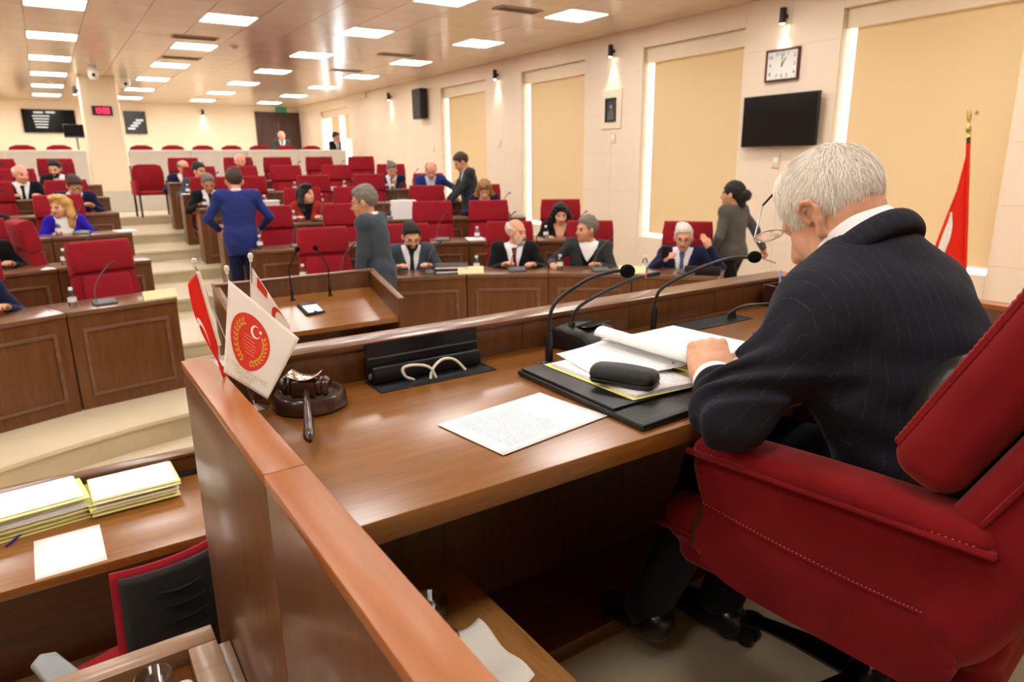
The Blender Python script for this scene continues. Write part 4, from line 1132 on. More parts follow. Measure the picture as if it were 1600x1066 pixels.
bp_ = N(nt, 'ShaderNodeBump', i_Strength=.35, i_Distance=.004); L(nt, n2.outputs['Fac'], bp_.inputs['Height']); L(nt, bp_.outputs[0], bs.inputs['Normal'])
def hl(P): return (P-_v(hc))@np.asarray(Mh, f32)/hs
def wrinkle(P):                             # cheek and neck creases
    q = hl(P)
    g = np.exp(-(((q[:, 1]-.018)/.03)**2+((q[:, 2]+.075)/.045)**2))
    return (.0022*g*np.sin((q[:, 1]*1.0+q[:, 2]*.25)*330)).astype(f32)
vb, fb = sdf_arrays([infl(p, -.008) for p in torso]+neckp+headp+[infl(p, -.004) for p in arms]+[infl(p, -.008) for p in legs]+[infl(p, -.006) for p in feet], .0058, disp=wrinkle)
HSC = 1.24
vs, fs = [vb], [fb]; n0 = len(vb)
hv, hf = hand_arrays(.92, .0026)
for (W_, yv, flip, rr) in ((Wc, np.array([.55, .62, .52]), -1, .12), (Wrc, np.array([-.1, .9, .05]), 1, 0.)):
    y = yv/np.linalg.norm(yv); x = np.cross(y, [0, 0, 1.]); x /= np.linalg.norm(x); z = np.cross(x, y)
    x, z = x*math.cos(rr)+z*math.sin(rr), z*math.cos(rr)-x*math.sin(rr)
    B = np.stack([x*flip, y, z], 1)*HSC
    v = hv@B.T+W_+y*.012+np.array([0, 0, -.018])
    vs.append(v); fs.append((hf if flip > 0 else hf[:, ::-1])+n0); n0 += len(v)
    if flip < 0: HB, HW = B, W_+y*.012+np.array([0, 0, -.018])
link_mesh('body', arrays_mesh('body', np.vstack(vs), np.vstack(fs)), CSK, CH, True)
# ring on the ring finger
bm_ = BM(); c = HW+HB@np.array([.009, .089, -.0134]); Mr = Matrix(np.block([[HB/HSC@np.array([[1, 0, 0], [0, .56, .83], [0, -.83, .56]]), c[:, None]], [np.zeros((1, 3)), np.ones((1, 1))]]).tolist())
tube(bm_, [Mr@Vector((.0121*math.cos(a), 0, .0121*math.sin(a))) for a in np.linspace(0, 2*PI, 20)], .0018, 6, False); obj('ring', bm_, mat('gold', (214, 170, 84), rough=.2, metal=1.0), CH)
# --- pinstripe cloth: the stripe coordinate runs along the weave of body and sleeves
PIN, nt, bs = _new('pinstripe_wool')
setp(bs, rough=.85, spec=.15, sheen=.03)
at = N(nt, 'ShaderNodeAttribute'); at.attribute_name = 'weave'
fr = math_n(nt, 'FRACT', math_n(nt, 'MULTIPLY', at.outputs['Fac'], 1/.019))
ln_ = math_n(nt, 'LESS_THAN', math_n(nt, 'ABSOLUTE', math_n(nt, 'SUBTRACT', fr, .5)), .035)
tc = N(nt, 'ShaderNodeTexCoord'); n1 = N(nt, 'ShaderNodeTexNoise', i_Scale=260.0, i_Detail=1.0); L(nt, tc.outputs['Object'], n1.inputs['Vector'])
ln2 = math_n(nt, 'MULTIPLY', ln_, math_n(nt, 'MULTIPLY', math_n(nt, 'GREATER_THAN', n1.outputs['Fac'], .5), .13))
mx_ = N(nt, 'ShaderNodeMixRGB'); mx_.inputs[1].default_value = lin((37, 37, 46)); mx_.inputs[2].default_value = lin((120, 118, 132)); L(nt, ln2, mx_.inputs[0]); L(nt, mx_.outputs[0], bs.inputs['Base Color'])
n2 = N(nt, 'ShaderNodeTexNoise', i_Scale=16.0, i_Detail=3.0); L(nt, tc.outputs['Object'], n2.inputs['Vector'])
bp_ = N(nt, 'ShaderNodeBump', i_Strength=.35, i_Distance=.012); L(nt, n2.outputs['Fac'], bp_.inputs['Height']); L(nt, bp_.outputs[0], bs.inputs['Normal'])
cuffend = Ec+(Wc-Ec)*.50; cuffendR = Erc+(Wrc-Erc)*.93
slL = [cap(SLc, Ec, .072, .064, k=.05), cap(Ec, cuffend, .064, .056, k=.03)]
slR = [cap(SRc, Erc, .078, .066, k=.05), cap(Erc, cuffendR, .066, .05, k=.03)]
jtor = [infl(p, .016) for p in torso]
def folds(P):
    d = np.sqrt(((P-_v(Ec+np.array([.02, -.01, .03])))**2).sum(1)); g = np.exp(-(d/.13)**2)
    e2 = np.exp(-(((P-_v(w(1.36, .5, 1.55)))**2).sum(1))/.2**2)
    e3 = np.exp(-(((P-_v(SLc+np.array([.02, -.03, -.07])))**2).sum(1))/.08**2)
    u = P@_v((.5, .62, .6)); u2 = P@_v((.25, -.2, 1.))
    e4 = np.exp(-(((P-_v((SLc+Ec)/2+np.array([.02, -.03, .0])))**2).sum(1))/.07**2)
    e5 = np.exp(-(((P-_v(w(1.42, .50, 1.50)))**2).sum(1))/.13**2)
    u4 = P@_v((-.45, .25, .9)); u5 = P@_v((.35, .3, .9))
    return (-.008*e4*np.abs(np.sin(u4*48+1.2*np.sin(P[:, 1]*22)))-.012*e5*np.abs(np.sin(u5*36+1.3*np.sin(P[:, 0]*16)))-.013*g*np.sin(u*120+2*np.sin(P[:, 2]*35))-.007*e2*np.sin(u2*75+1.5*np.sin(P[:, 0]*18))-.008*e3*np.sin((P@_v((.8, .5, -.4)))*120)).astype(f32)
def jneck(P):
    q = P-_v(nb); M_ = np.asarray(rotm(-.05, -.85), f32); q = q@M_
    return np.minimum(.088-np.sqrt(q[:, 0]**2+q[:, 1]**2), q[:, 2]+.05)
Mcol = rotm(-.05, -.85)
rn = lambda z_: nb+Mcol@np.array([0, 0, z_])
coll = [ring(rn(-.016), .0935, .0085, Mcol, (.98, .99), k=.015), ring(rn(-.026), .097, .012, Mcol, (.99, .97), k=.02), ring(rn(-.042), .103, .015, Mcol, (1.0, .90), k=.025)]
def hemj(P): return (1.33-DZ)-P[:, 2]
def lap(P):                                 # front opening
    q = (P-_v(w(1.36, .64, 1.68)))@np.asarray(Tt, f32)
    return np.minimum(np.minimum(.01+np.maximum(q[:, 2]+.12, 0)*.3-np.abs(q[:, 0]), q[:, 1]-.05), q[:, 2]+.12)
jv, jf = sdf_arrays(jtor+slL+slR, .0056, [jneck, hemj, lap], folds)
jm = arrays_mesh('jacket', jv, jf)
vv = jv.astype(f32)
dt = np.min([p[0](vv) for p in jtor], 0); dL = np.minimum(slL[0][0](vv), slL[1][0](vv)); dR = np.minimum(slR[0][0](vv), slR[1][0](vv))
q = (vv-_v(w(1.36, .64, 1.68)))@np.asarray(Tt, f32)
wv = q[:, 0]+.12*np.sin(q[:, 2]*3)*.1
def armu(S, E_, W_):
    out = np.zeros(len(vv))
    ax = E_-S; ax /= np.linalg.norm(ax); ref = np.array([0, 0, 1.]); x = np.cross(ax, ref); x /= np.linalg.norm(x); y = np.cross(ax, x)
    a1 = np.arctan2((vv-_v(S))@_v(y), (vv-_v(S))@_v(x))*.07
    return a1
wv = np.where((dL < dt) & (dL < dR), armu(SLc, (Ec+Wc)/2, Wc), wv); wv = np.where((dR < dt) & (dR <= dL), armu(SRc, (Erc+Wrc)/2, Wrc), wv)
a_ = jm.attributes.new('weave', 'FLOAT', 'POINT'); a_.data.foreach_set('value', wv.astype(f32))
jacket = link_mesh('jacket', jm, PIN, CH, True)
cv, cf = sdf_arrays([infl(p, 0) for p in coll], .0045, [lambda P: np.minimum(((P-_v(nb))@np.asarray(Mcol, f32))[:, 1]-.055, .1)])
cm_ = arrays_mesh('collar', cv, cf); a_ = cm_.attributes.new('weave', 'FLOAT', 'POINT'); a_.data.foreach_set('value', (np.arctan2(*(((cv-nb)@Mcol)[:, :2].T))*.085).astype(f32))
link_mesh('collar', cm_, PIN, jacket, True)
bm_ = BM()
for t in (.42, .48, .54):
    c = Ec+(Wc-Ec)*t+np.array([-.036, .030, .006])
    lathe(bm_, [(.001, .0), (.0055, .001), (.005, .003), (.001, .003)], 10, (0, 0, 0), 'z', mtx=Matrix.Translation(c) @ Vector((-.8, .6, .1)).to_track_quat('Z', 'Y').to_matrix().to_4x4())
obj('sleeve_button', bm_, BLACK, jacket)
SHW = mat('white_cotton', (238, 238, 242), var=.02, bump=.2, bscale=600, rough=.85, spec=.2)
sdf_obj('shirt_collar', [ring(rn(.016), .077, .0062, Mcol, (.98, 1.02), k=.012), ring(rn(.007), .079, .0062, Mcol, (.98, 1.02), k=.012), ring(rn(-.004), .082, .0066, Mcol, (.98, 1.02), k=.012), ring(rn(-.016), .085, .0066, Mcol, (.98, 1.02), k=.012), ring(rn(-.028), .087, .0066, Mcol, (.98, 1.02), k=.012)], .0036, SHW, CH)
for nm, a, c in (('shirt_cuff', Ec+(Wc-Ec)*.45, Ec+(Wc-Ec)*.82), ('shirt_cuff', Erc+(Wrc-Erc)*.84, Wrc)):
    sdf_obj(nm, [cap(a, c, .05, .0475, k=0)], .004, SHW, CH, [lambda P, a=a, c=c: (P-_v(c))@_v((c-a)/np.linalg.norm(c-a))-.004, lambda P, a=a, c=c: np.minimum(.036-np.sqrt(np.maximum(((P-_v(a))**2).sum(1)-((P-_v(a))@_v((c-a)/np.linalg.norm(c-a)))**2, 0)), (P-_v(c))@_v((c-a)/np.linalg.norm(c-a))+.02)])
sdf_obj('shirt', [infl(p, .004) for p in torso[1:]], .012, SHW, CH, [jneck])
trs = [infl(torso[0], .006)]+[infl(p, .016) for p in legs]
sdf_obj('trousers', trs, .011, SUIT['dark'], CH, [lambda P: (.885-DZ)-P[:, 2]])
for q in (0, 1): sdf_obj('shoe', [infl(feet[q], .008), ell(AN[q]+np.array([0, -.03, -.02]), (.045, .055, .045), k=.02)], .007, SHOE, CH, [lambda P, z=(.852 if q == 0 else .802)-DZ: z-P[:, 2]])
# --- hair: a close cap covered with combed strands
HW_ = mat('white_hair', (246, 238, 226), var=.1, vscale=90, bump=.5, bscale=500, rough=.55, spec=.4)
HST, nt, bs = _new('white_hair_strands'); setp(bs, rough=.5, spec=.4)
at = N(nt, 'ShaderNodeAttribute'); at.attribute_name = 'shade'; mxh = N(nt, 'ShaderNodeMixRGB'); mxh.inputs[1].default_value = lin((222, 204, 180)); mxh.inputs[2].default_value = lin((255, 251, 244)); L(nt, at.outputs['Fac'], mxh.inputs[0]); L(nt, mxh.outputs[0], bs.inputs['Base Color'])
hcap = [ell((0, -.018, .042), (.0815, .101, .0925), k=.02), ell((0, .02, .085), (.058, .06, .05), k=.03)]
def hline(P):
    q = hl(P); y = q[:, 1]
    zl = np.where(y > .045, .078+.35*(y-.045)*0-.0*(y), np.where(y > .005, .006+(y-.005)*1.8, np.where(y > -.04, .04-.0*y, -.035)))
    zl = np.interp(y, [-.13, -.1, -.07, -.045, -.03, .0, .012, .024, .034, .05, .075, .1], [-.07, -.07, -.062, -.045, .024, .036, .012, -.012, .0, .045, .072, .085])
    return ((zl-q[:, 2])*.8*hs).astype(f32)
sdf_obj('hair', [xfs(p, Mh, hc, hs) for p in hcap], .0055, HW_, CH, [hline], lambda P: (.0012*np.sin(hl(P)[:, 0]*300+hl(P)[:, 1]*60)*np.sin(hl(P)[:, 2]*110)).astype(f32))
ns = 16000
d = rng.normal(size=(ns*3, 3)); d /= np.linalg.norm(d, axis=1)[:, None]
c0, r0 = np.array([0, -.018, .042]), np.array([.0805, .1, .0915])
p0 = c0+d*r0
p0[:, 2] += np.where((p0[:, 1] > -.02) & (p0[:, 2] > .09), .006, 0)
ok = (np.interp(p0[:, 1], [-.13, -.1, -.07, -.045, -.03, .0, .012, .024, .034, .05, .075, .1], [-.078, -.078, -.07, -.052, .02, .034, .01, -.014, -.002, .043, .07, .083]) < p0[:, 2])
p0 = p0[ok][:ns]; d = d[ok][:ns]; n_ = len(p0)
nrm = d/r0; nrm /= np.linalg.norm(nrm, axis=1)[:, None]
whorl = np.array([.0, -.075, .115])
flow = p0-whorl; flow -= nrm*np.einsum('ij,ij->i', flow, nrm)[:, None]; flow /= np.linalg.norm(flow, axis=1)[:, None]+1e-6
flow += rng.normal(scale=.24, size=flow.shape); flow -= nrm*np.einsum('ij,ij->i', flow, nrm)[:, None]*.8; flow /= np.linalg.norm(flow, axis=1)[:, None]
ln = rng.uniform(.016, .032, n_)*np.where(p0[:, 2] < 0, .6, 1.0)
wd = np.cross(nrm, flow); wd /= np.linalg.norm(wd, axis=1)[:, None]
t0 = .0005
P1 = p0+flow*(ln*.5)[:, None]+nrm*(ln*.20)[:, None]; P2 = p0+flow*ln[:, None]+nrm*(ln*.16)[:, None]
V_ = np.stack([p0-wd*t0, p0+wd*t0, P1+wd*t0, P1-wd*t0, P2+wd*t0*.3, P2-wd*t0*.3], 1).reshape(-1, 3)
V_ = (V_@Mh.T)*hs+hc
i6 = np.arange(n_)[:, None]*6
F_ = np.vstack([i6+np.array([0, 1, 2, 3]), i6+np.array([3, 2, 4, 5])])
hm_ = arrays_mesh('hair_strands', V_, F_); a_ = hm_.attributes.new('shade', 'FLOAT', 'POINT'); a_.data.foreach_set('value', np.repeat(np.clip(rng.normal(.62, .3, n_), 0, 1), 6).astype(f32))
hs_o = link_mesh('hair_strands', hm_, HST, CH, True); hs_o['kind'] = 'stuff'
# --- spectacles low on the nose
gl_ = empty('glasses', (0, 0, 0)); gl_.parent = CH
Vw = lambda x, y, z: Vector(w(x, y, z))
GLASS_PTS = ((1.240, .929, 1.912), (1.266, .933, 1.984), (1.276, .906, 2.016), (1.268, .860, 2.030), (1.246, .864, 1.935))
GA, GB, GC, GD, GN = GLP = [Vw(*p) for p in GLASS_PTS]
def lens_set(A, Nn):
    c = (A+Nn)/2; u = (A-Nn)/2; fwd = Vector(Mh@np.array([0, 1, 0])); v = fwd.cross(u).normalized()*u.length*.62
    v = (v*.55+Vector((0, 0, -1))*u.length*.35)
    loop = [c+u*math.cos(a)+v*math.sin(a) for a in np.linspace(0, 2*PI, 25)]
    bm_ = BM(); tube(bm_, loop, .0009, 6, False); obj('rim', bm_, CHROME, gl_)
    bm_ = BM(); vsx = [bm_.verts.new(p) for p in loop[:-1]]; bm_.faces.new(vsx)
    bmesh.ops.solidify(bm_, geom=bm_.faces[:], thickness=.0016); obj('lens', bm_, glass('lens_glass', (1, 1, 1, 1), 0., 1.25), gl_, False)
lens_set(GA, GN)
mir = lambda p: Vector(hc+Mh@((np.array(p)-hc)@Mh*np.array([-1, 1, 1])))
lens_set(mir(GA), mir(GN))
for f_ in (lambda p: p, mir):
    bm_ = BM(); tube(bm_, [f_(GA), f_(GA.lerp(GB, .5)), f_(GB)], .0011, 6); obj('temple', bm_, CHROME, gl_)
    bm_ = BM(); tube(bm_, smooth_path([f_(GB), f_(GC), f_(GD)], 6), .0024, 8); obj('temple_tip', bm_, BLACK, gl_)
bm_ = BM(); tube(bm_, smooth_path([GN, (GN+mir(GN))/2+Vector(Mh@np.array([0, .008, .004])), mir(GN)], 4), .001, 6); obj('bridge', bm_, CHROME, gl_)
# ================================================================== THINGS ON THE DAIS DESK
def place_rect(q):
    """centre, size and yaw of a sheet from three corners a(top-left) b(top-right) c(bottom-right)"""
    a, b_, c = [Vector(p) for p in q]
    u, v = b_-a, b_-c
    return (a+c)/2, u.length, v.length, math.atan2(u.y, u.x)
def printed(name, rows=34, dens=.5, ink=(70, 70, 78), x0=.1, y0=.07, y1=.93):
    """white paper with rows of small print, laid out in the sheet's own coordinates (0..1 across, 0..1 down)"""
    if name in MATS: return MATS[name]
    m, nt, b_ = _new(name); setp(b_, rough=.85, spec=.2)
    uv = N(nt, 'ShaderNodeUVMap'); sep = N(nt, 'ShaderNodeSeparateXYZ'); L(nt, uv.outputs[0], sep.inputs[0])
    X_, Y_ = sep.outputs[0], sep.outputs[1]
    rr = math_n(nt, 'MULTIPLY', Y_, rows)
    inrow = math_n(nt, 'LESS_THAN', math_n(nt, 'ABSOLUTE', math_n(nt, 'SUBTRACT', math_n(nt, 'FRACT', rr), .5)), .22)
    cmb = N(nt, 'ShaderNodeCombineXYZ'); L(nt, math_n(nt, 'MULTIPLY', X_, 90.), cmb.inputs[0]); L(nt, math_n(nt, 'MULTIPLY', math_n(nt, 'FLOOR', rr), 7.3), cmb.inputs[1])
    no = N(nt, 'ShaderNodeTexNoise', i_Scale=1.0, i_Detail=1.0); L(nt, cmb.outputs[0], no.inputs['Vector'])
    word = math_n(nt, 'GREATER_THAN', no.outputs['Fac'], dens)
    mgn = math_n(nt, 'LESS_THAN', math_n(nt, 'ABSOLUTE', math_n(nt, 'SUBTRACT', X_, .5)), .5-x0)
    mg2 = math_n(nt, 'LESS_THAN', math_n(nt, 'ABSOLUTE', math_n(nt, 'SUBTRACT', Y_, (y0+y1)/2)), (y1-y0)/2)
    f = math_n(nt, 'MULTIPLY', math_n(nt, 'MULTIPLY', inrow, word), math_n(nt, 'MULTIPLY', mgn, mg2))
    mx = N(nt, 'ShaderNodeMixRGB'); mx.inputs[1].default_value = lin((238, 238, 240)); mx.inputs[2].default_value = lin(ink)
    L(nt, math_n(nt, 'MULTIPLY', f, .6), mx.inputs[0]); L(nt, mx.outputs[0], b_.inputs['Base Color'])
    return m
def sheet_mesh(name, fn, nu, nv, thick=.0006):
    me = grid_mesh(name, fn, nu, nv, thick)
    uvl = me.uv_layers.new(name='UVMap')
    U, V = np.meshgrid(np.linspace(0, 1, nu+1), np.linspace(0, 1, nv+1), indexing='ij')
    uv = np.stack([U.ravel(), V.ravel()], -1); uv = np.vstack([uv, uv])
    li = np.zeros(len(me.loops), np.int32); me.loops.foreach_get('vertex_index', li)
    uvl.data.foreach_set('uv', uv[np.minimum(li, len(uv)-1)].ravel().astype(f32))
    return me
PR1 = printed('printed_letter', 44, .47, y0=.1, y1=.62); PR2 = printed('printed_pages', 42, .5)
# loose letter
o = link_mesh('letter_sheet', sheet_mesh('letter_sheet', lambda u, v: ((u-.5)*.21, (.5-v)*.297, .0012*math.sin(u*3)*math.sin(v*4)), 8, 10), PR1, None, True, loc=(.767, 1.112, DT+.0025), rot=(0, 0, math.radians(98)))
tag(o, 'loose printed letter lying on the dais desk beside the leather pad', 'paper')
# leather desk pad with its upper flap
LTH = mat('black_pad_leather', (20, 20, 20), var=.1, vscale=30, bump=.3, bscale=350, rough=.36, spec=.5)
pad = empty('desk_pad', (1.25, 1.14, DT)); tag(pad, 'black leather desk pad under the open folder', 'desk pad')
bm_ = BM(); prism(bm_, [(-.325, -.22), (.325, -.19), (.31, .24), (-.315, .24)], 'z', .0, .016, bev=.006, seg=3); obj('base', bm_, LTH, pad)
bm_ = BM(); prism(bm_, [(-.318, -.125), (.31, -.10), (.30, .232), (-.31, .232)], 'z', .0165, .0225, bev=.002); obj('flap', bm_, LTH, pad)
bm_ = BM()
for a, c in (((-.312, -.208), (.31, -.18)), ((-.312, -.208), (-.304, .228))):
    n_ = 60
    for i in range(n_):
        p = Vector((*a, .0162)).lerp(Vector((*c, .0162)), i/n_); q = Vector((*a, .0162)).lerp(Vector((*c, .0162)), (i+.55)/n_); tube(bm_, [p, q], .0005, 4)
obj('stitching', bm_, BLACK, pad)
# open folder: yellow covers and a fan of pages on both sides
zp = DT+.0235
fo = empty('document_folder', (1.27, 1.19, zp)); tag(fo, 'open yellow folder of white pages in front of the chairman', 'folder')
cc = [(-.262, .13), (-.272, -.155), (-.10, -.172), (.268, -.09), (.265, .185), (.05, .225)]
bm_ = BM(); prism(bm_, [(-.27, .165), (-.272, -.165), (-.085, -.178), (-.06, .17)], 'z', 0, .0015); obj('cover', bm_, PAPERY, fo, False)
bm_ = BM(); prism(bm_, [(-.07, .19), (-.04, -.15), (.27, -.105), (.275, .19), (.07, .245)], 'z', .0, .0015); obj('cover', bm_, PAPERY, fo, False)
for i in range(3):
    dx = .002*i
    o = link_mesh('page', sheet_mesh('page', lambda u, v, i=i: (-.262+dx+u*.195, .15-v*.31-.02*u, .003+.0018*i+.004*math.sin(u*PI)*(i/2)), 10, 8), PR2, fo, True)
# the turned page curling over towards the reader
def curl(u, v):
    s = u*.30; r = .021
    if s < .20: return (-.255+s, .20-v*.235-.10*u*v, .0115+.012*(s/.20)**2)
    a = (s-.20)/r
    return (-.055+r*math.sin(a), .20-v*.235-.10*u*v, .0235+r*(1-math.cos(a)))
o = link_mesh('turned_page', sheet_mesh('turned_page', lambda u, v: (lambda p: (p[0]-.0+.05*(1-v)*(1-u), p[1]+.0, p[2]))(curl(u, v)), 30, 8), PAPER, fo, True)
def curl2(u, v):
    a = u*2.2; r = .022
    return (-.055+r*math.sin(a)+.008, .09-v*.22, .010+r*(1-math.cos(a))*.9)
o = link_mesh('turned_sheet', sheet_mesh('turned_sheet', curl2, 14, 8), PAPERY, fo, True)
for i in range(7):
    r0 = random.uniform(-.004, .004)
    o = link_mesh('page', sheet_mesh('page', lambda u, v, i=i, r0=r0: (-.045+u*(.305+r0)+.02*v, .205-v*.30+.02*u, .004+.0022*i+.010*math.exp(-u*5)*(i/6)), 10, 8), PR2 if i < 6 else PAPER, fo, True)
bm_ = BM()
for dx, dy in ((-.055, -.075), (-.046, -.063)): tube(bm_, smooth_path([(dx, dy, .008), (dx-.004, dy, .02), (dx+.006, dy+.004, .026), (dx+.012, dy+.006, .012)], 5), .0013, 6)
obj('fastener', bm_, BLACKM, fo)
# spectacle case
gc = empty('glasses_case', (1.037, 1.098, zp+.009), math.radians(-65)); tag(gc, 'black clamshell spectacle case lying on the folder', 'glasses case')
CASE = mat('black_case', (26, 26, 27), bump=.25, bscale=300, rough=.5)
sdf_obj('lower_shell', [rbox((0, 0, .014), (.078, .031, .0135), .0132, k=.01)], .0035, CASE, gc, [lambda P: P[:, 2]-.0145])
sdf_obj('lid', [rbox((0, 0, .0225), (.0785, .0315, .0185), .018, k=.01), ell((0, 0, .03), (.072, .026, .016), k=.02)], .0035, CASE, gc, [lambda P: .0155-P[:, 2]])
bm_ = BM()
for i in range(16): tube(bm_, [(-.04+i*.0042, -.0308, .0225-.0001*i), (-.0375+i*.0042, -.0308, .0225-.0001*i)], .0006, 4)
obj('stitching', bm_, STITCH, gc)
bm_ = BM(); tube(bm_, [(.078, -.004, .016), (.083, -.003, .015), (.084, .003, .014)], .0012, 6); obj('pull_tab', bm_, mat('orange_thread', (214, 110, 60), rough=.7), gc)
# microphones
FOAM = mat('mic_foam', (16, 16, 17), bump=.9, bscale=700, rough=.95, spec=.1)
REDR = mat('red_ring', (214, 40, 60), rough=.4)
def gooseneck(name, base, pts, label, foam=True, stand='socket', slim=False):
    r = empty(name, base); tag(r, label, 'microphone')
    B = Vector(base); P = [Vector(p)-B for p in pts]
    if stand == 'socket':
        bm_ = BM(); lathe(bm_, [(.001, 0), (.024, 0), (.024, .004), (.018, .007), (.012, .008), (.001, .008)], 20); obj('socket', bm_, BLACK, r)
    bm_ = BM(); k = .085 if stand == 'socket' else .035
    d = (P[1]-P[0]).normalized()
    tube(bm_, [P[0]+Vector((0, 0, .006)), P[0]+d*k*.8, P[0]+d*k], [.0105, .0105, .007], 12); obj('stem', bm_, BLACK, r)
    path = smooth_path(P, 10)
    bm_ = BM(); tube(bm_, path, .0052, 8); obj('gooseneck', bm_, BLACK, r)
    e = path[-1]; d = (path[-1]-path[-3]).normalized()
    q = d.to_track_quat('Z', 'Y').to_matrix().to_4x4()
    if foam:
        bm_ = BM(); bmesh.ops.create_uvsphere(bm_, u_segments=20, v_segments=14, radius=.0185, matrix=Matrix.Translation(e+d*.008) @ q @ Matrix.Diagonal((1, 1, 1.12, 1))); obj('windscreen', bm_, FOAM, r, True)
    else:
        bm_ = BM(); lathe(bm_, [(.001, -.004), (.0062, -.004), (.0062, .002), (.001, .002)], 14, mtx=Matrix.Translation(e) @ q); obj('light_ring', bm_, REDR, r)
        bm_ = BM(); lathe(bm_, [(.001, .002), (.0068, .002), (.0072, .03), (.0074, .033), (.006, .04), (.001, .041)], 14, mtx=Matrix.Translation(e) @ q); obj('capsule', bm_, BLACKM, r)
    return r
gooseneck('gooseneck_microphone', (1.068, 1.425, DT), [(1.068, 1.425, DT), (1.068, 1.425, DT+.10), (1.085, 1.42, DT+.165), (1.16, 1.385, DT+.222), (1.225, 1.355, DT+.243), (1.255, 1.34, DT+.244)], 'gooseneck microphone with ball windscreen socketed in the desk, bent over the delegate unit')
mb = gooseneck('conference_microphone', (1.225, 1.50, DT), [(1.215, 1.515, DT+.045), (1.217, 1.512, DT+.085), (1.235, 1.495, DT+.128), (1.30, 1.44, DT+.178), (1.352, 1.398, DT+.207), (1.375, 1.38, DT+.214)], 'black desktop conference unit with red-ringed gooseneck microphone', foam=False, stand='unit')
bm_ = BM(); prism(bm_, [(-.085, 0), (.075, 0), (.075, .02), (.04, .055), (-.05, .07), (-.085, .05)], 'x', -.075, .085, bev=.012, seg=3, mtx=Matrix.Translation((.04, 0, 0)) @ Matrix.Rotation(.3, 4, 'Z') @ Matrix.Rotation(PI, 4, 'Z')); ub = obj('unit_body', bm_, BLACK, mb)
bm_ = BM(); box(bm_, -.05, .06, -.03, .03, .0, .002, .001, 1, mtx=Matrix.Translation((.05, -.005, .066)) @ Matrix.Rotation(.3, 4, 'Z') @ Matrix.Rotation(-.12, 4, 'X')); obj('glossy_panel', bm_, mat('unit_gloss', (36, 37, 40), rough=.12), mb)
gooseneck('gooseneck_microphone', (1.535, 1.50, DT), [(1.535, 1.50, DT), (1.537, 1.498, DT+.10), (1.555, 1.48, DT+.150), (1.63, 1.415, DT+.205), (1.70, 1.36, DT+.237), (1.752, 1.315, DT+.242)], 'gooseneck microphone with ball windscreen nearest the chairman')
# flap-up cable boxes
def cable_box(x0, x1, y0, y1, label, open_):
    r = empty('cable_box', ((x0+x1)/2, (y0+y1)/2, DT)); tag(r, label, 'cable box')
    w, h = (x1-x0)/2, (y1-y0)/2
    bm_ = BM()
    for q in ((-w, w, -h, -h+.008), (-w, w, h-.008, h), (-w, -w+.008, -h+.008, h-.008), (w-.008, w, -h+.008, h-.008)): box(bm_, *q, .0003, .003, .0008, 1)
    obj('frame', bm_, mat('dark_anodised', (38, 39, 41), rough=.35, metal=.5), r)
    bm_ = BM(); box(bm_, -w+.008, w-.008, -h+.008, h-.008, .0003, .0012); obj('well', bm_, mat('well_black', (6, 6, 6), rough=.7), r, False)
    if open_:
        M_ = Matrix.Translation((0, h-.012, .004)) @ Matrix.Rotation(math.radians(96), 4, 'X') @ Matrix.Rotation(PI, 4, 'X') @ Matrix.Rotation(PI, 4, 'X')
        bm_ = BM(); prism(bm_, [(0, 0), (.006, 0), (.018, .094), (.010, .097)], 'x', -w+.004, w-.004, bev=.001, mtx=Matrix.Translation((0, h-.016, .002))); ld = obj('lid', bm_, BLACKM, r)
        bm_ = BM(); box(bm_, -w+.006, w-.006, h-.018, h-.008, .062, .065); obj('lid_rib', bm_, mat('rib_grey', (96, 98, 100), rough=.3, metal=.6), ld, False)
        bm_ = BM(); box(bm_, -w+.008, w-.008, h-.04, h-.018, .002, .045, .008, 2); obj('hinge_bar', bm_, BLACK, r)
        for s in (-1, 1):
            bm_ = BM(); lathe(bm_, [(.001, -.004), (.008, -.004), (.008, .004), (.001, .004)], 12, (s*(w-.008), h-.022, .02), 'x'); obj('hinge', bm_, GREY, r)
    return r
cable_box(.592, .918, 1.455, 1.556, 'open black cable box with raised lid and white cable in the desk', True)
c = BM(); tube(c, smooth_path([(.70, 1.50, DT+.003), (.672, 1.488, DT+.02), (.668, 1.49, DT+.042), (.70, 1.487, DT+.045), (.735, 1.48, DT+.034), (.75, 1.475, DT+.006)], 8), .0038, 8)
tube(c, smooth_path([(.735, 1.477, DT+.005), (.745, 1.482, DT+.028), (.775, 1.487, DT+.046), (.81, 1.487, DT+.04), (.838, 1.48, DT+.01)], 8), .0038, 8)
o = obj('white_cable', c, mat('cable_white', (222, 216, 200), rough=.5)); tag(o, 'looped white cable coming out of the open cable box', 'cable')
cable_box(1.64, 1.95, 1.44, 1.545, 'closed dark cable box near the pen holder', False)
c = BM()
for k in range(4):
    tube(c, smooth_path([(1.86+.012*k, 1.47, DT+.004), (1.87+.012*k, 1.475, DT+.025+.004*k), (1.95+.02*k, 1.465-.008*k, DT+.045), (2.05+.03*k, 1.43-.012*k, DT+.035), (2.2, 1.37-.02*k, DT+.008), (2.3, 1.30, DT+.006)], 8), .0038, 7)
o = obj('black_cable', c, BLACK); tag(o, 'bundle of dark cables arching from the closed cable box', 'cable')
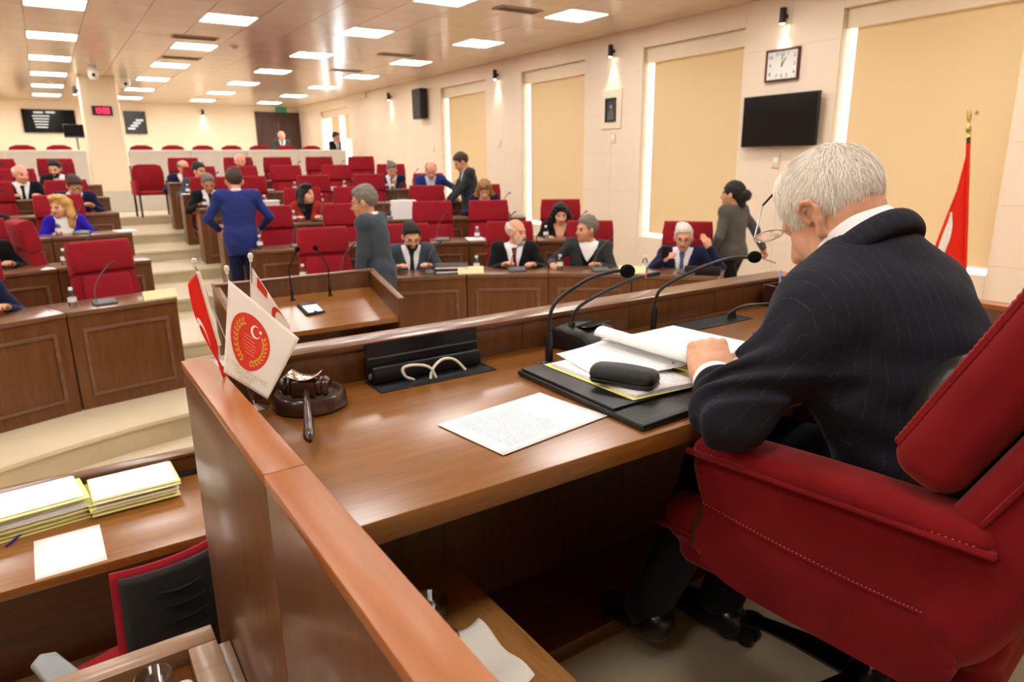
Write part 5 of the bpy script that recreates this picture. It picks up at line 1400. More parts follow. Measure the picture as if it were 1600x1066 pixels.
# pen holder and pens
ph_ = empty('pen_holder', (2.245, 1.50, DT)); tag(ph_, 'dark wooden pen holder at the corner of the dais desk', 'pen holder')
HOLD = wood('mahogany_box', (44, 18, 14), (66, 28, 20), 'x', 1.2, rough=.3, coat=.3)
for q in ((-.085, .085, -.065, -.057, 0, .08), (-.085, .085, .057, .065, 0, .08), (-.085, -.077, -.057, .057, 0, .08), (.077, .085, -.057, .057, 0, .08)):
    bm_ = BM(); box(bm_, *q, .0015, 1); obj('wall_board', bm_, HOLD, ph_)
bm_ = BM(); box(bm_, -.077, .077, -.057, .057, 0, .006); obj('bottom', bm_, HOLD, ph_, False)
bm_ = BM(); box(bm_, -.004, .004, -.057, .057, .006, .075); obj('divider', bm_, HOLD, ph_, False)
def pen(base, d, ln, m, label, cap_m=None, r=.0042):
    e = empty('pen', base); tag(e, label, 'pen'); d = Vector(d).normalized()
    bm_ = BM(); tube(bm_, [Vector(), d*ln*.94, d*ln], [r, r, r*.7], 10); obj('barrel', bm_, m, e)
    if cap_m:
        bm_ = BM(); tube(bm_, [d*ln*.72, d*ln*1.0], r*1.2, 10); obj('cap', bm_, cap_m, e)
pen((2.20, 1.515, DT+.008), (.03, .08, 1), .125, mat('pen_blue', (120, 160, 220), rough=.3), 'pale blue pen upright in the wooden holder')
pen((2.25, 1.50, DT+.008), (.45, .0, 1), .135, WHITE, 'white pen leaning in the wooden holder', CHROME)
pen((2.265, 1.485, DT+.008), (.35, .05, 1), .125, mat('pen_grey', (180, 182, 188), rough=.3), 'grey pen leaning beside the white pen')
pen((1.775, 1.285, DT+.006), (.75, -.65, 0), .13, WHITE, 'white pen with purple cap lying by his arm', None)
bm_ = BM(); tube(bm_, [(1.762, 1.297, DT+.006), (1.788, 1.274, DT+.006)], .0052, 10); 
for o_ in bpy.data.objects:
    if o_.get('label') == 'white pen with purple cap lying by his arm':
        bmesh.ops.translate(bm_, verts=bm_.verts, vec=-Vector(o_.location)); obj('cap', bm_, mat('purple', (84, 50, 160), rough=.35), o_)
# gavel and sounding block
GV = wood('gavel_wood', (40, 22, 14), (68, 38, 25), 'x', 2, rough=.28, coat=.35, coat_r=.12)
sb = empty('sounding_block', (.428, 1.472, DT)); tag(sb, 'round turned wooden sounding block under the gavel', 'sounding block')
bm_ = BM(); lathe(bm_, [(.001, 0), (.078, 0), (.083, .006), (.08, .03), (.075, .037), (.068, .036), (.063, .026), (.001, .024)], 40); obj('block', bm_, GV, sb)
gv = empty('gavel', (.412, 1.44, DT+.033), math.radians(-36)); tag(gv, 'wooden gavel with brass band resting on its sounding block', 'gavel')
bm_ = BM(); lathe(bm_, [(.001, -.054), (.016, -.054), (.022, -.048), (.023, -.043), (.019, -.038), (.022, -.034), (.022, -.029), (.017, -.027), (.017, .027), (.022, .029), (.022, .034), (.019, .038), (.023, .043), (.022, .048), (.016, .054), (.001, .054)], 20, (0, 0, .026), 'x'); obj('head', bm_, GV, gv)
bm_ = BM(); box(bm_, -.027, .027, -.02, .02, .003, .04, .003); obj('block_middle', bm_, GV, gv)
BRASS = mat('silvered_brass', (214, 190, 170), rough=.18, metal=1.0)
o = link_mesh('brass_band', grid_mesh('brass_band', lambda u, v: ((u-.5)*.07, (v-.5)*.042, .046+.013*(2*u-1)**2), 12, 3, .002), BRASS, gv, True)
hd = Vector((.341-.412, 1.199-1.44, 0)); hd = Matrix.Rotation(math.radians(36), 4, 'Z') @ hd.normalized()
hl_ = [hd*t for t in (.018, .06, .12, .18, .19, .20, .225, .236, .245)]
bm_ = BM(); tube(bm_, [h_+Vector((0, 0, .02-.105*h_.length)) for h_ in hl_], [.0075, .0075, .0088, .0105, .0095, .0112, .0118, .009, .004], 14); obj('handle', bm_, GV, gv)
# cups and napkin on the low cabinet, cup and bowls on the side table
GLS = thin_glass('clear_glass', (.97, .98, .98, 1), .75)
def cup(loc, r, h, label, cat='glass'):
    bm_ = BM(); lathe(bm_, [(.001, 0), (r*.8, 0), (r*.85, .004), (r, h), (r-.002, h), (r*.85-.002, .008), (.001, .007)], 28, cap=False)
    o = obj('drinking_glass', bm_, GLS, None, True, loc=loc); tag(o, label, cat); return o
cup((.455, .965, 1.251), .037, .075, 'clear drinking glass on the low oak cabinet, the farther one')
cup((.437, .885, 1.251), .033, .06, 'clear drinking glass on the low oak cabinet, the nearer one')
o = link_mesh('paper_napkin', grid_mesh('paper_napkin', lambda u, v: ((u-.5)*.07+.03*v, (v-.5)*.16, .006+.006*math.sin(v*9)+.004*math.cos(u*5)+.012*v*v), 8, 16, .001), mat('napkin', (240, 236, 226), rough=.9), None, True, loc=(.50, .845, 1.251), rot=(0, 0, .25)); tag(o, 'crumpled white paper napkin beside the glasses on the oak cabinet', 'napkin')
cup((.035, 1.395, .996), .036, .075, 'clear drinking glass in the tray of the side table')
CHINA = mat('white_china', (238, 234, 226), rough=.15, coat=.4)
for (x, y, r, lab) in ((.062, 1.335, .03, 'small white china bowl in the side table tray'),):
    bm_ = BM(); lathe(bm_, [(.001, 0), (r*.6, 0), (r*.95, .02), (r, .032), (r-.003, .032), (r*.6, .008), (.001, .006)], 24, cap=False); o = obj('china_bowl', bm_, CHINA, None, True, loc=(x, y, .996)); tag(o, lab, 'bowl')
sp_ = empty('salt_shaker', (.085, 1.36, .996)); tag(sp_, 'rounded white china shaker in the side table tray', 'shaker')
bm_ = BM(); lathe(bm_, [(.001, 0), (.02, 0), (.025, .015), (.022, .04), (.016, .052), (.001, .056)], 20); obj('body', bm_, CHINA, sp_, True)

# ---- table flags
FSILK = mat('white_satin', (240, 232, 222), var=.02, rough=.6, spec=.3)
FRED = mat('flag_red', (226, 34, 16), rough=.6, spec=.3); FREDT = mat('emblem_red', (214, 52, 26), rough=.6)
FGOLD = mat('emblem_gold', (222, 160, 56), rough=.6); FPINK = mat('emblem_pale_red', (236, 120, 96), rough=.6); FTXT = mat('gold_lettering', (206, 190, 160), rough=.6)
FWHT = mat('flag_white', (244, 240, 236), rough=.6)
PB = Vector((.318, 1.530, DT))
def flag_pole(top, label, parent):
    bm_ = BM(); tube(bm_, [PB+Vector((0, 0, .012))-PB, Vector(top)-PB], .0022, 8); p = obj('pole', bm_, CHROME, parent)
    bm_ = BM(); e = Vector(top)-PB; lathe(bm_, [(.001, -.004), (.004, -.002), (.0035, .002), (.005, .005), (.006, .009), (.0045, .014), (.001, .016)], 12, tuple(e)); obj('finial', bm_, mat('finial_white', (226, 222, 214), rough=.25, coat=.4), p)
fs_ = empty('table_flag_stand', PB); tag(fs_, 'chrome table stand with three small poles at the desk corner', 'flag stand')
bm_ = BM(); lathe(bm_, [(.001, 0), (.033, 0), (.033, .004), (.02, .009), (.009, .014), (.007, .022), (.001, .022)], 28); obj('base', bm_, CHROME, fs_)
T1, T2, T3 = (.232, 1.52, 1.882), (.289, 1.50, 1.864), (.339, 1.50, 1.886)
for t in (T1, T2, T3): flag_pole(t, '', fs_)
def surf(corner_tl, corner_tr, corner_bl, corner_br, bulge):
    A, B_, C_, D_ = [np.array(p, float) for p in (corner_tl, corner_tr, corner_bl, corner_br)]
    n_ = np.cross(B_-A, C_-A); n_ /= np.linalg.norm(n_)
    def f(u, v): return A*(1-u)*(1-v)+B_*u*(1-v)+C_*(1-u)*v+D_*u*v+n_*(bulge*math.sin(u*PI)*math.sin(v*PI*.9+.2)+.3*bulge*math.sin(u*7+v*3))
    return f, n_
def decal(name, polys, f, n_, off, m, parent):
    """flat shapes (lists of (u,v)) laid on a cloth surface"""
    bm_ = BM()
    V3 = lambda u, v: bm_.verts.new(Vector(np.array(f(u, v))+n_*off))
    for poly in polys:
        cu_, cv_ = np.mean([p[0] for p in poly]), np.mean([p[1] for p in poly])
        ext = max(abs(p[0]-cu_)+abs(p[1]-cv_) for p in poly); nr = 8 if ext > .25 else (3 if ext > .12 else 1)
        prev = [V3(u, v) for u, v in poly]
        for k_ in range(nr-1, 0, -1):
            t = k_/nr; cur = [V3(cu_+(u-cu_)*t, cv_+(v-cv_)*t) for u, v in poly]
            for i in range(len(poly)): bm_.faces.new((prev[i], prev[(i+1) % len(poly)], cur[(i+1) % len(poly)], cur[i]))
            prev = cur
        c_ = V3(cu_, cv_)
        for i in range(len(poly)): bm_.faces.new((prev[i], prev[(i+1) % len(poly)], c_))
    me = bpy.data.meshes.new(name); bm_.to_mesh(me); bm_.free(); return link_mesh(name, me, m, parent)
def circ(cx, cy, r, n=40, asp=1.): return [(cx+r*math.cos(2*PI*i/n), cy+r*asp*math.sin(2*PI*i/n)) for i in range(n)]
def crescent_polys(cx, cy, r, k=.42, th=.0, n=28, asp=1., inner=.8):
    outs = []; d = r*k*.55
    A = [(r*math.cos(a), r*math.sin(a)) for a in np.linspace(.62, 2*PI-.62, n)]
    Bq = [(d+r*inner*math.cos(a), r*inner*math.sin(a)) for a in np.linspace(.86, 2*PI-.86, n)]
    ct, st_ = math.cos(th), math.sin(th); g = lambda p: (cx+p[0]*ct-p[1]*st_, cy+(p[0]*st_+p[1]*ct)*asp)
    for i in range(n-1): outs.append([g(A[i]), g(A[i+1]), g(Bq[i+1]), g(Bq[i])])
    return outs
def star_poly(cx, cy, r, th=0, asp=1.):
    return [(cx+(r if i % 2 == 0 else r*.4)*math.cos(th+i*PI/5), cy+asp*(r if i % 2 == 0 else r*.4)*math.sin(th+i*PI/5)) for i in range(10)]
# assembly flag: white with the round emblem, hanging by one corner from the middle pole
fw = empty('assembly_flag', PB); tag(fw, 'white table flag with round red and gold emblem on the middle pole', 'flag')
tl, tr, bl, br = (.289, 1.495, 1.850), (.410, 1.45, 1.715), (.250, 1.45, 1.668), (.322, 1.41, 1.605)
f1, n1_ = surf(np.array(tl)-PB, np.array(tr)-PB, np.array(bl)-PB, np.array(br)-PB, -.006)
link_mesh('cloth', grid_mesh('cloth', lambda u, v: f1(u, v), 20, 20, .0008), FSILK, fw, True)
if n1_[1] > 0: n1_ = -n1_
EU, EV = .40, .50
decal('emblem_disc', [circ(EU, EV, .325, 44, 1.0)], f1, n1_, .0016, FREDT, fw)
leaves = []
for side in (-1, 1):
    for i in range(10):
        a = math.radians(90+side*(14+i*(13.5 if side > 0 else 12.0)))
        for q in (-1, 1):
            x, y = EU+.235*math.cos(a), EV+.235*math.sin(a)
            da = math.atan2(side*math.cos(a), -side*math.sin(a))+q*.62
            ux, uy = math.cos(da), math.sin(da); px_, py_ = -uy*.015, ux*.015; ln = .072
            leaves.append([(x, y), (x+ux*ln*.5+px_, y+uy*ln*.5+py_), (x+ux*ln, y+uy*ln), (x+ux*ln*.5-px_, y+uy*ln*.5-py_)])
decal('emblem_wreath', leaves, f1, n1_, .0022, FGOLD, fw)
decal('emblem_crescent', crescent_polys(EU+.05, EV-.165, .075, th=-.5), f1, n1_, .0022, FWHT, fw)
decal('emblem_star', [star_poly(EU+.118, EV-.20, .03)], f1, n1_, .0022, FWHT, fw)
bars = []
for i in range(6):
    l_ = .24-.035*abs(i-2.5); y = EV+.038*i-.075; x = EU-.035+.012*i
    bars.append([(x-l_/2, y), (x+l_/2, y), (x+l_/2, y+.012), (x-l_/2, y+.012)])
decal('emblem_lines', bars, f1, n1_, .0022, FPINK, fw)
def flag_text(s, u0, v0, size, parent):
    bm_ = BM(); text_mesh(bm_, s, size, Matrix(), 0.)
    for v_ in bm_.verts:
        p = np.array(f1(min(max(u0+v_.co.x, -.02), 1.02), v0-v_.co.y)); v_.co = Vector(p+n1_*.0018)
    me = bpy.data.meshes.new('lettering'); bm_.to_mesh(me); bm_.free(); link_mesh('lettering', me, FTXT, parent)
flag_text('K. TÜRK CUMHURİYETİ', .45, .845, .075, fw); flag_text('CUMHURİYET', .43, .90, .065, fw); flag_text('MECLİSİ', .45, .95, .065, fw)
# red flag on the first pole, hanging in a fold
fr_ = empty('red_table_flag', PB); tag(fr_, 'red table flag with white crescent hanging folded on the first pole', 'flag')
def f2(u, v):
    top = Vector((.236, 1.517, 1.868)); bot = Vector((.256, 1.505, 1.715))
    e = top.lerp(bot, v); w = .060*min(1, .35+1.3*v)*(1 if v < .8 else 1)
    d = Vector((-.42, -.3, -.85*u*(.4+v)))
    p = e+Vector((-.030*math.sin(u*2.2)*(.5+.5*math.sin(PI*min(v+.2, 1))), -.02*math.sin(u*PI), -.115*u*(.25+.75*v)+.0*u))
    p.x += .020*u*u*v*1.6
    return tuple(p-PB)
link_mesh('cloth', grid_mesh('cloth', f2, 18, 24, .0008), FRED, fr_, True)
bm_ = BM(); tube(bm_, [Vector((.236, 1.515, 1.870))-PB, Vector((.257, 1.503, 1.712))-PB], .0042, 8); obj('hem', bm_, FSILK, fr_)
decal('crescent', crescent_polys(.52, .55, .17, th=1.2, asp=1.), f2, np.array([-.5, -.8, .1]), .0016, FWHT, fr_)
# white flag with red bars on the third pole, behind the emblem
f3w = empty('striped_table_flag', PB); tag(f3w, 'white table flag with red bars and crescent on the tallest pole', 'flag')
f3, n3 = surf(np.array((.337, 1.503, 1.878))-PB, np.array((.405, 1.49, 1.735))-PB, np.array((.322, 1.50, 1.72))-PB, np.array((.385, 1.485, 1.648))-PB, .005)
if n3[1] > 0: n3 = -n3
link_mesh('cloth', grid_mesh('cloth', lambda u, v: f3(u, v), 16, 16, .0008), FSILK, f3w, True)
decal('bar', [[(.17, .02), (.42, .02), (.42, .14), (.17, .18)]], f3, n3, .0016, FREDT, f3w)
decal('crescent', crescent_polys(.76, .24, .22, th=-.4), f3, n3, .0016, FREDT, f3w)
decal('bar', [[(.93, .2), (1, .2), (1, .55), (.93, .55)]], f3, n3, .0016, FREDT, f3w)
# ================================================================== ON THE WALLS AND CEILING
GLOW = emitter('lamp_glow', (255, 240, 220), 30.0)
def sconce(loc, rz, label, power=22.0):
    """black cylinder spotlight washing the wall below it; local -y points into the room"""
    r = empty('wall_spotlight', loc, rz); tag(r, label, 'wall light', 'black cylinder wall spotlights')
    bm_ = BM(); lathe(bm_, [(.03, 0), (.036, .0), (.036, .16), (.034, .165), (.001, .165)], 20, (0, -.07, 0), cap=False); obj('housing', bm_, BLACK, r)
    bm_ = BM(); lathe(bm_, [(.001, -.004), (.02, -.003), (.03, .004)], 20, (0, -.07, 0), cap=False); obj('lamp', bm_, GLOW, r)
    bm_ = BM(); box(bm_, -.02, .02, -.04, 0, .06, .1); obj('bracket', bm_, BLACK, r, False)
    ld = bpy.data.lights.new('lamp_beam', 'SPOT'); ld.energy = power; ld.spot_size = math.radians(70); ld.spot_blend = .8; ld.color = (1, .93, .82); ld.shadow_soft_size = .03
    lo = bpy.data.objects.new('lamp_beam', ld); COL.objects.link(lo); lo.parent = r; lo.location = (0, -.06, -.012); lo.rotation_euler = (math.radians(-4), 0, 0)
RW = -PI/2                                  # rotation for things on the window wall: local -y -> -x
for y, lab in ((5.16, 'above the wall clock'), (8.0, 'above the framed portrait'), (11.12, 'between the two middle windows'), (15.81, 'nearest the gallery on the window wall')):
    sconce((WX, y, 3.53), RW, 'black cylinder spotlight ' + lab)
sconce((4.27, BACKY, 3.53), 0, 'black cylinder spotlight on the back wall of the gallery')
sconce((.87, 17.0, 3.5), PI/2+PI, 'black cylinder spotlight on the side of the pillar')
# clock
ck = empty('wall_clock', (WX, 5.15, 3.105), RW); tag(ck, 'square wall clock with maroon frame above the television', 'clock')
MAROON = mat('maroon_frame', (86, 30, 34), rough=.35)
for q in ((-.215, .215, .15, .172), (-.215, .215, -.172, -.15), (-.215, -.195, -.15, .15), (.195, .215, -.15, .15)):
    bm_ = BM(); box(bm_, q[0], q[1], -.045, 0, q[2], q[3], .004, 1); obj('frame_bar', bm_, MAROON, ck)
bm_ = BM(); box(bm_, -.195, .195, -.028, 0, -.15, .15); obj('dial', bm_, mat('clock_dial', (226, 228, 222), rough=.4), ck, False)
INK = mat('black_ink', (30, 28, 30), rough=.6)
for h_ in range(1, 13):
    a = math.radians(90-30*h_); cx_, cz_ = math.cos(a), math.sin(a); k_ = 1/max(abs(cx_)/.155, abs(cz_)/.115)
    bm_ = BM(); text_mesh(bm_, str(h_), .055, Matrix.Translation((cx_*k_, -.0292, cz_*k_)) @ Matrix.Rotation(PI/2, 4, 'X')); obj('numeral', bm_, INK, ck, False)
for nm, a, ln, w_ in (('minute_hand', math.radians(91), .105, .006), ('hour_hand', math.radians(58), .085, .009)):
    bm_ = BM(); box(bm_, -.025, ln, -.0335, -.0315, -w_/2, w_/2, mtx=Matrix.Rotation(-a, 4, 'Y')); obj(nm, bm_, INK, ck, False)
bm_ = BM(); lathe(bm_, [(.001, -.036), (.008, -.036), (.008, -.028), (.001, -.028)], 12, axis='y'); obj('hub', bm_, INK, ck)
# television
tv = empty('television', (WX, 5.08, 2.5), RW); tag(tv, 'black wall television below the clock', 'television')
SCR = mat('screen_black', (3, 3, 4), rough=.15, spec=.25)
bm_ = BM(); box(bm_, -.49, .49, -.115, -.075, -.285, .285, .006, 2); obj('body', bm_, BLACK, tv)
bm_ = BM(); box(bm_, -.478, .478, -.117, -.114, -.268, .274); obj('screen', bm_, SCR, tv, False)
bm_ = BM(); box(bm_, -.15, .15, -.075, 0, -.1, .1, .004, 1); obj('bracket', bm_, BLACKM, tv)
bm_ = BM(); box(bm_, -.02, .02, -.116, -.112, -.284, -.275); obj('badge', bm_, GREY, tv, False)
# loudspeaker
ls = empty('loudspeaker', (WX, 14.1, 3.32), RW); tag(ls, 'tall black loudspeaker high on the window wall', 'loudspeaker')
bm_ = BM(); box(bm_, -.2, .2, -.2, -.03, -.31, .31, .012, 2); obj('cabinet', bm_, BLACK, ls)
bm_ = BM(); box(bm_, -.18, .18, -.208, -.2, -.29, .29, .004, 1); obj('grille', bm_, mat('speaker_grille', (58, 56, 52), bump=.8, bscale=500, rough=.7), ls)
bm_ = BM(); box(bm_, -.05, .05, -.03, 0, -.06, .06); obj('bracket', bm_, BLACKM, ls, False)
# framed portrait
po = empty('framed_portrait', (WX, 8.02, 2.80), RW); tag(po, 'small dark framed portrait on a cream mount under a spotlight', 'portrait')
bm_ = BM(); box(bm_, -.215, .215, -.022, 0, -.26, .3, .004, 1); obj('mount', bm_, PLASTER, po)
for q in ((-.115, .115, .15, .175), (-.115, .115, -.165, -.14), (-.115, -.095, -.14, .15), (.095, .115, -.14, .15)):
    bm_ = BM(); box(bm_, q[0], q[1], -.04, -.022, q[2], q[3], .003, 1); obj('frame_bar', bm_, BLACK, po)
bm_ = BM(); box(bm_, -.095, .095, -.026, -.022, -.14, .15); obj('picture', bm_, mat('portrait_ground', (52, 50, 52), rough=.5), po, False)
bm_ = BM(); lathe(bm_, [(.001, -.0275), (.028, -.0272), (.03, -.026)], 20, (.005, 0, .05), 'y', cap=False); obj('portrait_head', bm_, mat('portrait_tone', (150, 146, 150), rough=.6), po, False)
bm_ = BM(); prism(bm_, [(-.07, -.135), (.075, -.135), (.06, -.03), (.03, .01), (-.02, .01), (-.055, -.03)], 'y', -.0272, -.026); obj('portrait_bust', bm_, mat('portrait_coat', (92, 90, 98), rough=.6), po, False)
# switches
SWM = mat('switch_cream', (226, 216, 196), rough=.4)
for (y, z, lab) in ((5.14, 2.045, 'cream wall control panel below the television'), (7.97, 2.40, 'small cream wall switch below the portrait'), (11.1, 2.4, 'small cream wall switch between the middle windows'), (13.75, 2.38, 'small cream wall switch below the loudspeaker')):
    r = empty('wall_switch', (WX, y, z), RW); tag(r, lab, 'switch')
    bm_ = BM(); box(bm_, -.05, .05, -.018, 0, -.07, .07, .006, 2); obj('plate', bm_, SWM, r)
    bm_ = BM(); box(bm_, -.032, .032, -.023, -.017, -.01, .05, .003, 1); obj('rocker', bm_, WHITE, r)
# screens on the back wall
SCR2 = mat('screen_grey', (46, 50, 54), rough=.3, emis=lin((46, 50, 54)), estr=.4)
TXT = mat('screen_text', (190, 196, 196), rough=.5, emis=lin((190, 196, 196)), estr=.5)
def back_screen(x0, x1, z0, z1, label, lines, m):
    r = empty('wall_screen', ((x0+x1)/2, BACKY, (z0+z1)/2)); tag(r, label, 'screen'); w, h = (x1-x0)/2, (z1-z0)/2
    bm_ = BM(); box(bm_, -w, w, -.08, 0, -h, h, .006, 1); obj('body', bm_, BLACK, r)
    bm_ = BM(); box(bm_, -w+.02, w-.02, -.083, -.078, -h+.02, h-.02); obj('screen', bm_, m, r, False)
    for (a, c, z, t) in lines:
        bm_ = BM(); box(bm_, a*w, c*w, -.0845, -.0825, z*h-t*h, z*h+t*h); obj('text_line', bm_, TXT, r, False)
back_screen(-.21, 1.0, 2.99, 3.59, 'wide black screen with white text lines, far back beyond the pillar', [(-.55, -.2, .72, .07), (-.1, .25, .75, .07)]+[(-.62+.02*i, .02-.03*i, .42-.24*i, .05) for i in range(5)], SCR)
back_screen(2.18, 2.72, 2.99, 3.60, 'dark grey screen with pale steps beside the pillar', [(-.8+.28*i, -.1+.28*i, -.55+.25*i, .09) for i in range(4)], SCR2)
mo = empty('hanging_monitor', (.86, 20.6, 2.78)); tag(mo, 'small black monitor standing in the gallery before the wide screen', 'monitor')
bm_ = BM(); box(bm_, -.26, .26, -.03, .0, .0, .32, .008, 2); obj('body', bm_, BLACK, mo)
bm_ = BM(); box(bm_, -.245, .245, -.033, -.029, .04, .305); obj('screen', bm_, SCR, mo, False)
bm_ = BM(); box(bm_, -.26, .26, -.034, -.028, .0, .035); obj('lower_bezel', bm_, GREY, mo, False)
bm_ = BM(); tube(bm_, [(0, .0, .05), (0, .05, -.2), (0, .05, -1.28)], .02, 10); obj('stand', bm_, GREY, mo)
bm_ = BM(); lathe(bm_, [(.001, -1.3), (.2, -1.3), (.2, -1.285), (.03, -1.27), (.001, -1.27)], 20, (0, .05, 0)); obj('foot', bm_, GREY, mo)
# red LED display on the pillar
led = empty('led_clock', (1.21, 16.7, 3.18)); tag(led, 'red digital clock on the face of the cream pillar', 'digital clock')
bm_ = BM(); box(bm_, -.18, .18, -.05, 0, -.09, .09, .006, 1); obj('case', bm_, mat('led_case', (52, 14, 22), rough=.4), led)
LED = emitter('led_red', (255, 40, 90), 5.0)
def seg_digit(cx_, ch):
    segs_ = {'0': 'abcdef', '1': 'bc', '2': 'abged', '3': 'abgcd', '5': 'afgcd', '8': 'abcdefg'}[ch]
    bm_ = BM(); w_, h_, t_ = .022, .05, .008
    R_ = dict(a=(-w_, w_, h_-t_, h_), d=(-w_, w_, -h_, -h_+t_), g=(-w_, w_, -t_/2, t_/2), b=(w_-t_, w_, 0, h_), c=(w_-t_, w_, -h_, 0), f=(-w_, -w_+t_, 0, h_), e=(-w_, -w_+t_, -h_, 0))
    for s in segs_: q = R_[s]; box(bm_, cx_+q[0], cx_+q[1], -.054, -.0505, q[2], q[3])
    obj('digit', bm_, LED, led, False)
for cx_, ch in ((-.115, '1'), (-.05, '3'), (.035, '0'), (.1, '0')): seg_digit(cx_, ch)
bm_ = BM()
for z in (-.02, .02): box(bm_, -.0125, -.0035, -.054, -.0505, z-.005, z+.005)
obj('colon', bm_, LED, led, False)
# exit sign, cameras, smoke detectors
ex = empty('exit_sign', (6.6, BACKY, 3.74)); tag(ex, 'small green exit sign over the dark gallery door', 'sign')
bm_ = BM(); box(bm_, -.17, .17, -.06, 0, -.08, .08, .006, 1); obj('box', bm_, mat('exit_green', (40, 110, 76), rough=.4, emis=lin((40, 120, 80)), estr=.5), ex)
for (x, y, z, lab) in ((1.04, 15.05, 3.843, 'white dome camera on the ceiling in front of the pillar'), (1.66, 16.35, 3.843, 'white dome camera on the ceiling beside the pillar')):
    r = empty('ceiling_camera', (x, y, z)); tag(r, lab, 'camera')
    bm_ = BM(); lathe(bm_, [(.001, 0), (.075, 0), (.075, -.03), (.055, -.05), (.001, -.05)], 20); obj('ceiling_mount', bm_, WHITE, r)
    bm_ = BM(); lathe(bm_, [(.07, -.05), (.085, -.09), (.088, -.17), (.07, -.22), (.04, -.245), (.001, -.25)], 20, cap=False); obj('housing', bm_, WHITE, r, True)
    bm_ = BM(); lathe(bm_, [(.001, -.1), (.03, -.095), (.032, -.07)], 14, (0, 0, -.17), 'y', cap=False); obj('lens', bm_, BLACK, r)
for (x, y, lab) in ((2.75, 11.75, 'before the second window column lights'), (.45, 18.4, 'far back in line with the pillar')):
    bm_ = BM(); lathe(bm_, [(.001, 0), (.06, 0), (.06, -.025), (.04, -.045), (.001, -.047)], 18); o = obj('smoke_detector', bm_, WHITE, None, loc=(x, y, CEIL)); tag(o, 'round white smoke detector on the ceiling ' + lab, 'smoke detector')
# tall flag by the windows
FX, FY = 6.42, 2.79
tf = empty('standing_flag', (FX+.22, FY-.14, .2), 0, (-.07, -.108, 0)); tag(tf, 'tall red flag with white crescent on a pole before the window', 'flag')
POLE = wood('flag_pole_wood', (58, 40, 26), (84, 58, 38), 'z', 1, rough=.3)
bm_ = BM(); tube(bm_, [(0, 0, 0), (0, 0, 2.05)], .016, 10); obj('pole', bm_, POLE, tf)
bm_ = BM(); lathe(bm_, [(.001, 0), (.16, 0), (.16, .02), (.05, .05), (.03, .09), (.001, .09)], 24); obj('base', bm_, BRASS, tf)
GOLDM = mat('gilt', (206, 176, 96), rough=.25, metal=1.0)
bm_ = BM(); lathe(bm_, [(.001, 2.05), (.02, 2.05), (.012, 2.08), (.022, 2.10), (.018, 2.13), (.006, 2.17), (.001, 2.18)], 14); obj('finial_socket', bm_, GOLDM, tf)
bm_ = BM(); tube(bm_, [(-.06*math.cos(a)*.82, .06*math.cos(a)*-.57, 2.235+.06*math.sin(a)) for a in np.linspace(math.radians(-205), math.radians(35), 20)], [.003+.006*math.sin(PI*i/19) for i in range(20)], 8); obj('finial_crescent', bm_, GOLDM, tf)
bm_ = BM(); prism(bm_, star_poly(.062, 2.235, .022, PI/2), 'y', -.003, .003, mtx=Matrix.Rotation(-.6, 4, 'Z')); obj('finial_star', bm_, GOLDM, tf)
def flag3(u, v):                            # hangs from its hoist edge and drapes down in folds
    z = 1.99-1.45*v-.30*u*(1-v*.3)
    spread = .05+.50*v**.9
    x = -u*spread*.82+.012*math.sin(u*11+v*2)*(.2+v); y_ = u*spread*.57*.9+.016*math.cos(u*11+v*2)*(.2+v)
    return (x-.016, y_, z)
link_mesh('cloth', grid_mesh('cloth', flag3, 40, 40, .002), FRED, tf, True)
def arc_band():
    out = []; n = 16
    for i in range(n):
        q = []
        for a, k in ((i, 0), (i+1, 0), (i+1, 1), (i, 1)):
            t = math.radians(-82+164*a/n); th = .48*math.cos(t*.95)**.8
            q.append((min(1., .97-(.55-k*th)*math.cos(t)+.0*k), .40+.165*math.sin(t)-.10*(.97-(.55-k*th)*math.cos(t)-.5)))
        out.append(q)
    return out
decal('crescent', arc_band(), flag3, np.array([-.57, -.82, .0]), .012, FWHT, tf)
decal('star', [star_poly(.90, .52, .12, asp=.3)], flag3, np.array([-.57, -.82, .0]), .012, FWHT, tf)
bm_ = BM(); tube(bm_, [(-.004, 0, 2.0), (-.004, 0, .5)], .0165, 8); obj('hem', bm_, FRED, tf)
# ================================================================== ON THE BENCHES, LECTERN AND CLERKS' TABLE
GOLDP = mat('gold_nameplate', (236, 224, 176), rough=.35, metal=.1)
BOT = thin_glass('bottle_plastic', (.86, .9, .93, 1))
def bench_pt(k, side, th, dr): p = polar(k, th, dr, side); return (p[0], p[1], ROW_Z[k]+.80), -side*th
_proto = {}
def clone(key, make):
    if key not in _proto: _proto[key] = make(); return _proto[key]
    return copy_tree(_proto[key])
def mk_mic():
    r = empty('delegate_microphone', (0, 0, 0))
    bm_ = BM(); prism(bm_, [(-.05, 0), (.05, 0), (.05, .02), (-.035, .045), (-.05, .04)], 'x', -.085, .085, bev=.008, seg=2); obj('unit_body', bm_, GREY, r)
    bm_ = BM(); lathe(bm_, [(.001, -.02), (.016, -.02), (.016, .02), (.001, .02)], 14, (-.075, -.03, .024), 'x'); obj('speaker_end', bm_, BLACK, r)
    bm_ = BM(); tube(bm_, smooth_path([(.06, 0, .03), (.06, .0, .12), (.03, .02, .21), (-.03, .06, .30), (-.05, .075, .32)], 6), .0048, 7); obj('gooseneck', bm_, GREY, r)
    bm_ = BM(); tube(bm_, [(-.05, .075, .32), (-.085, .09, .345)], [.007, .009], 8); obj('capsule', bm_, BLACK, r)
    return r
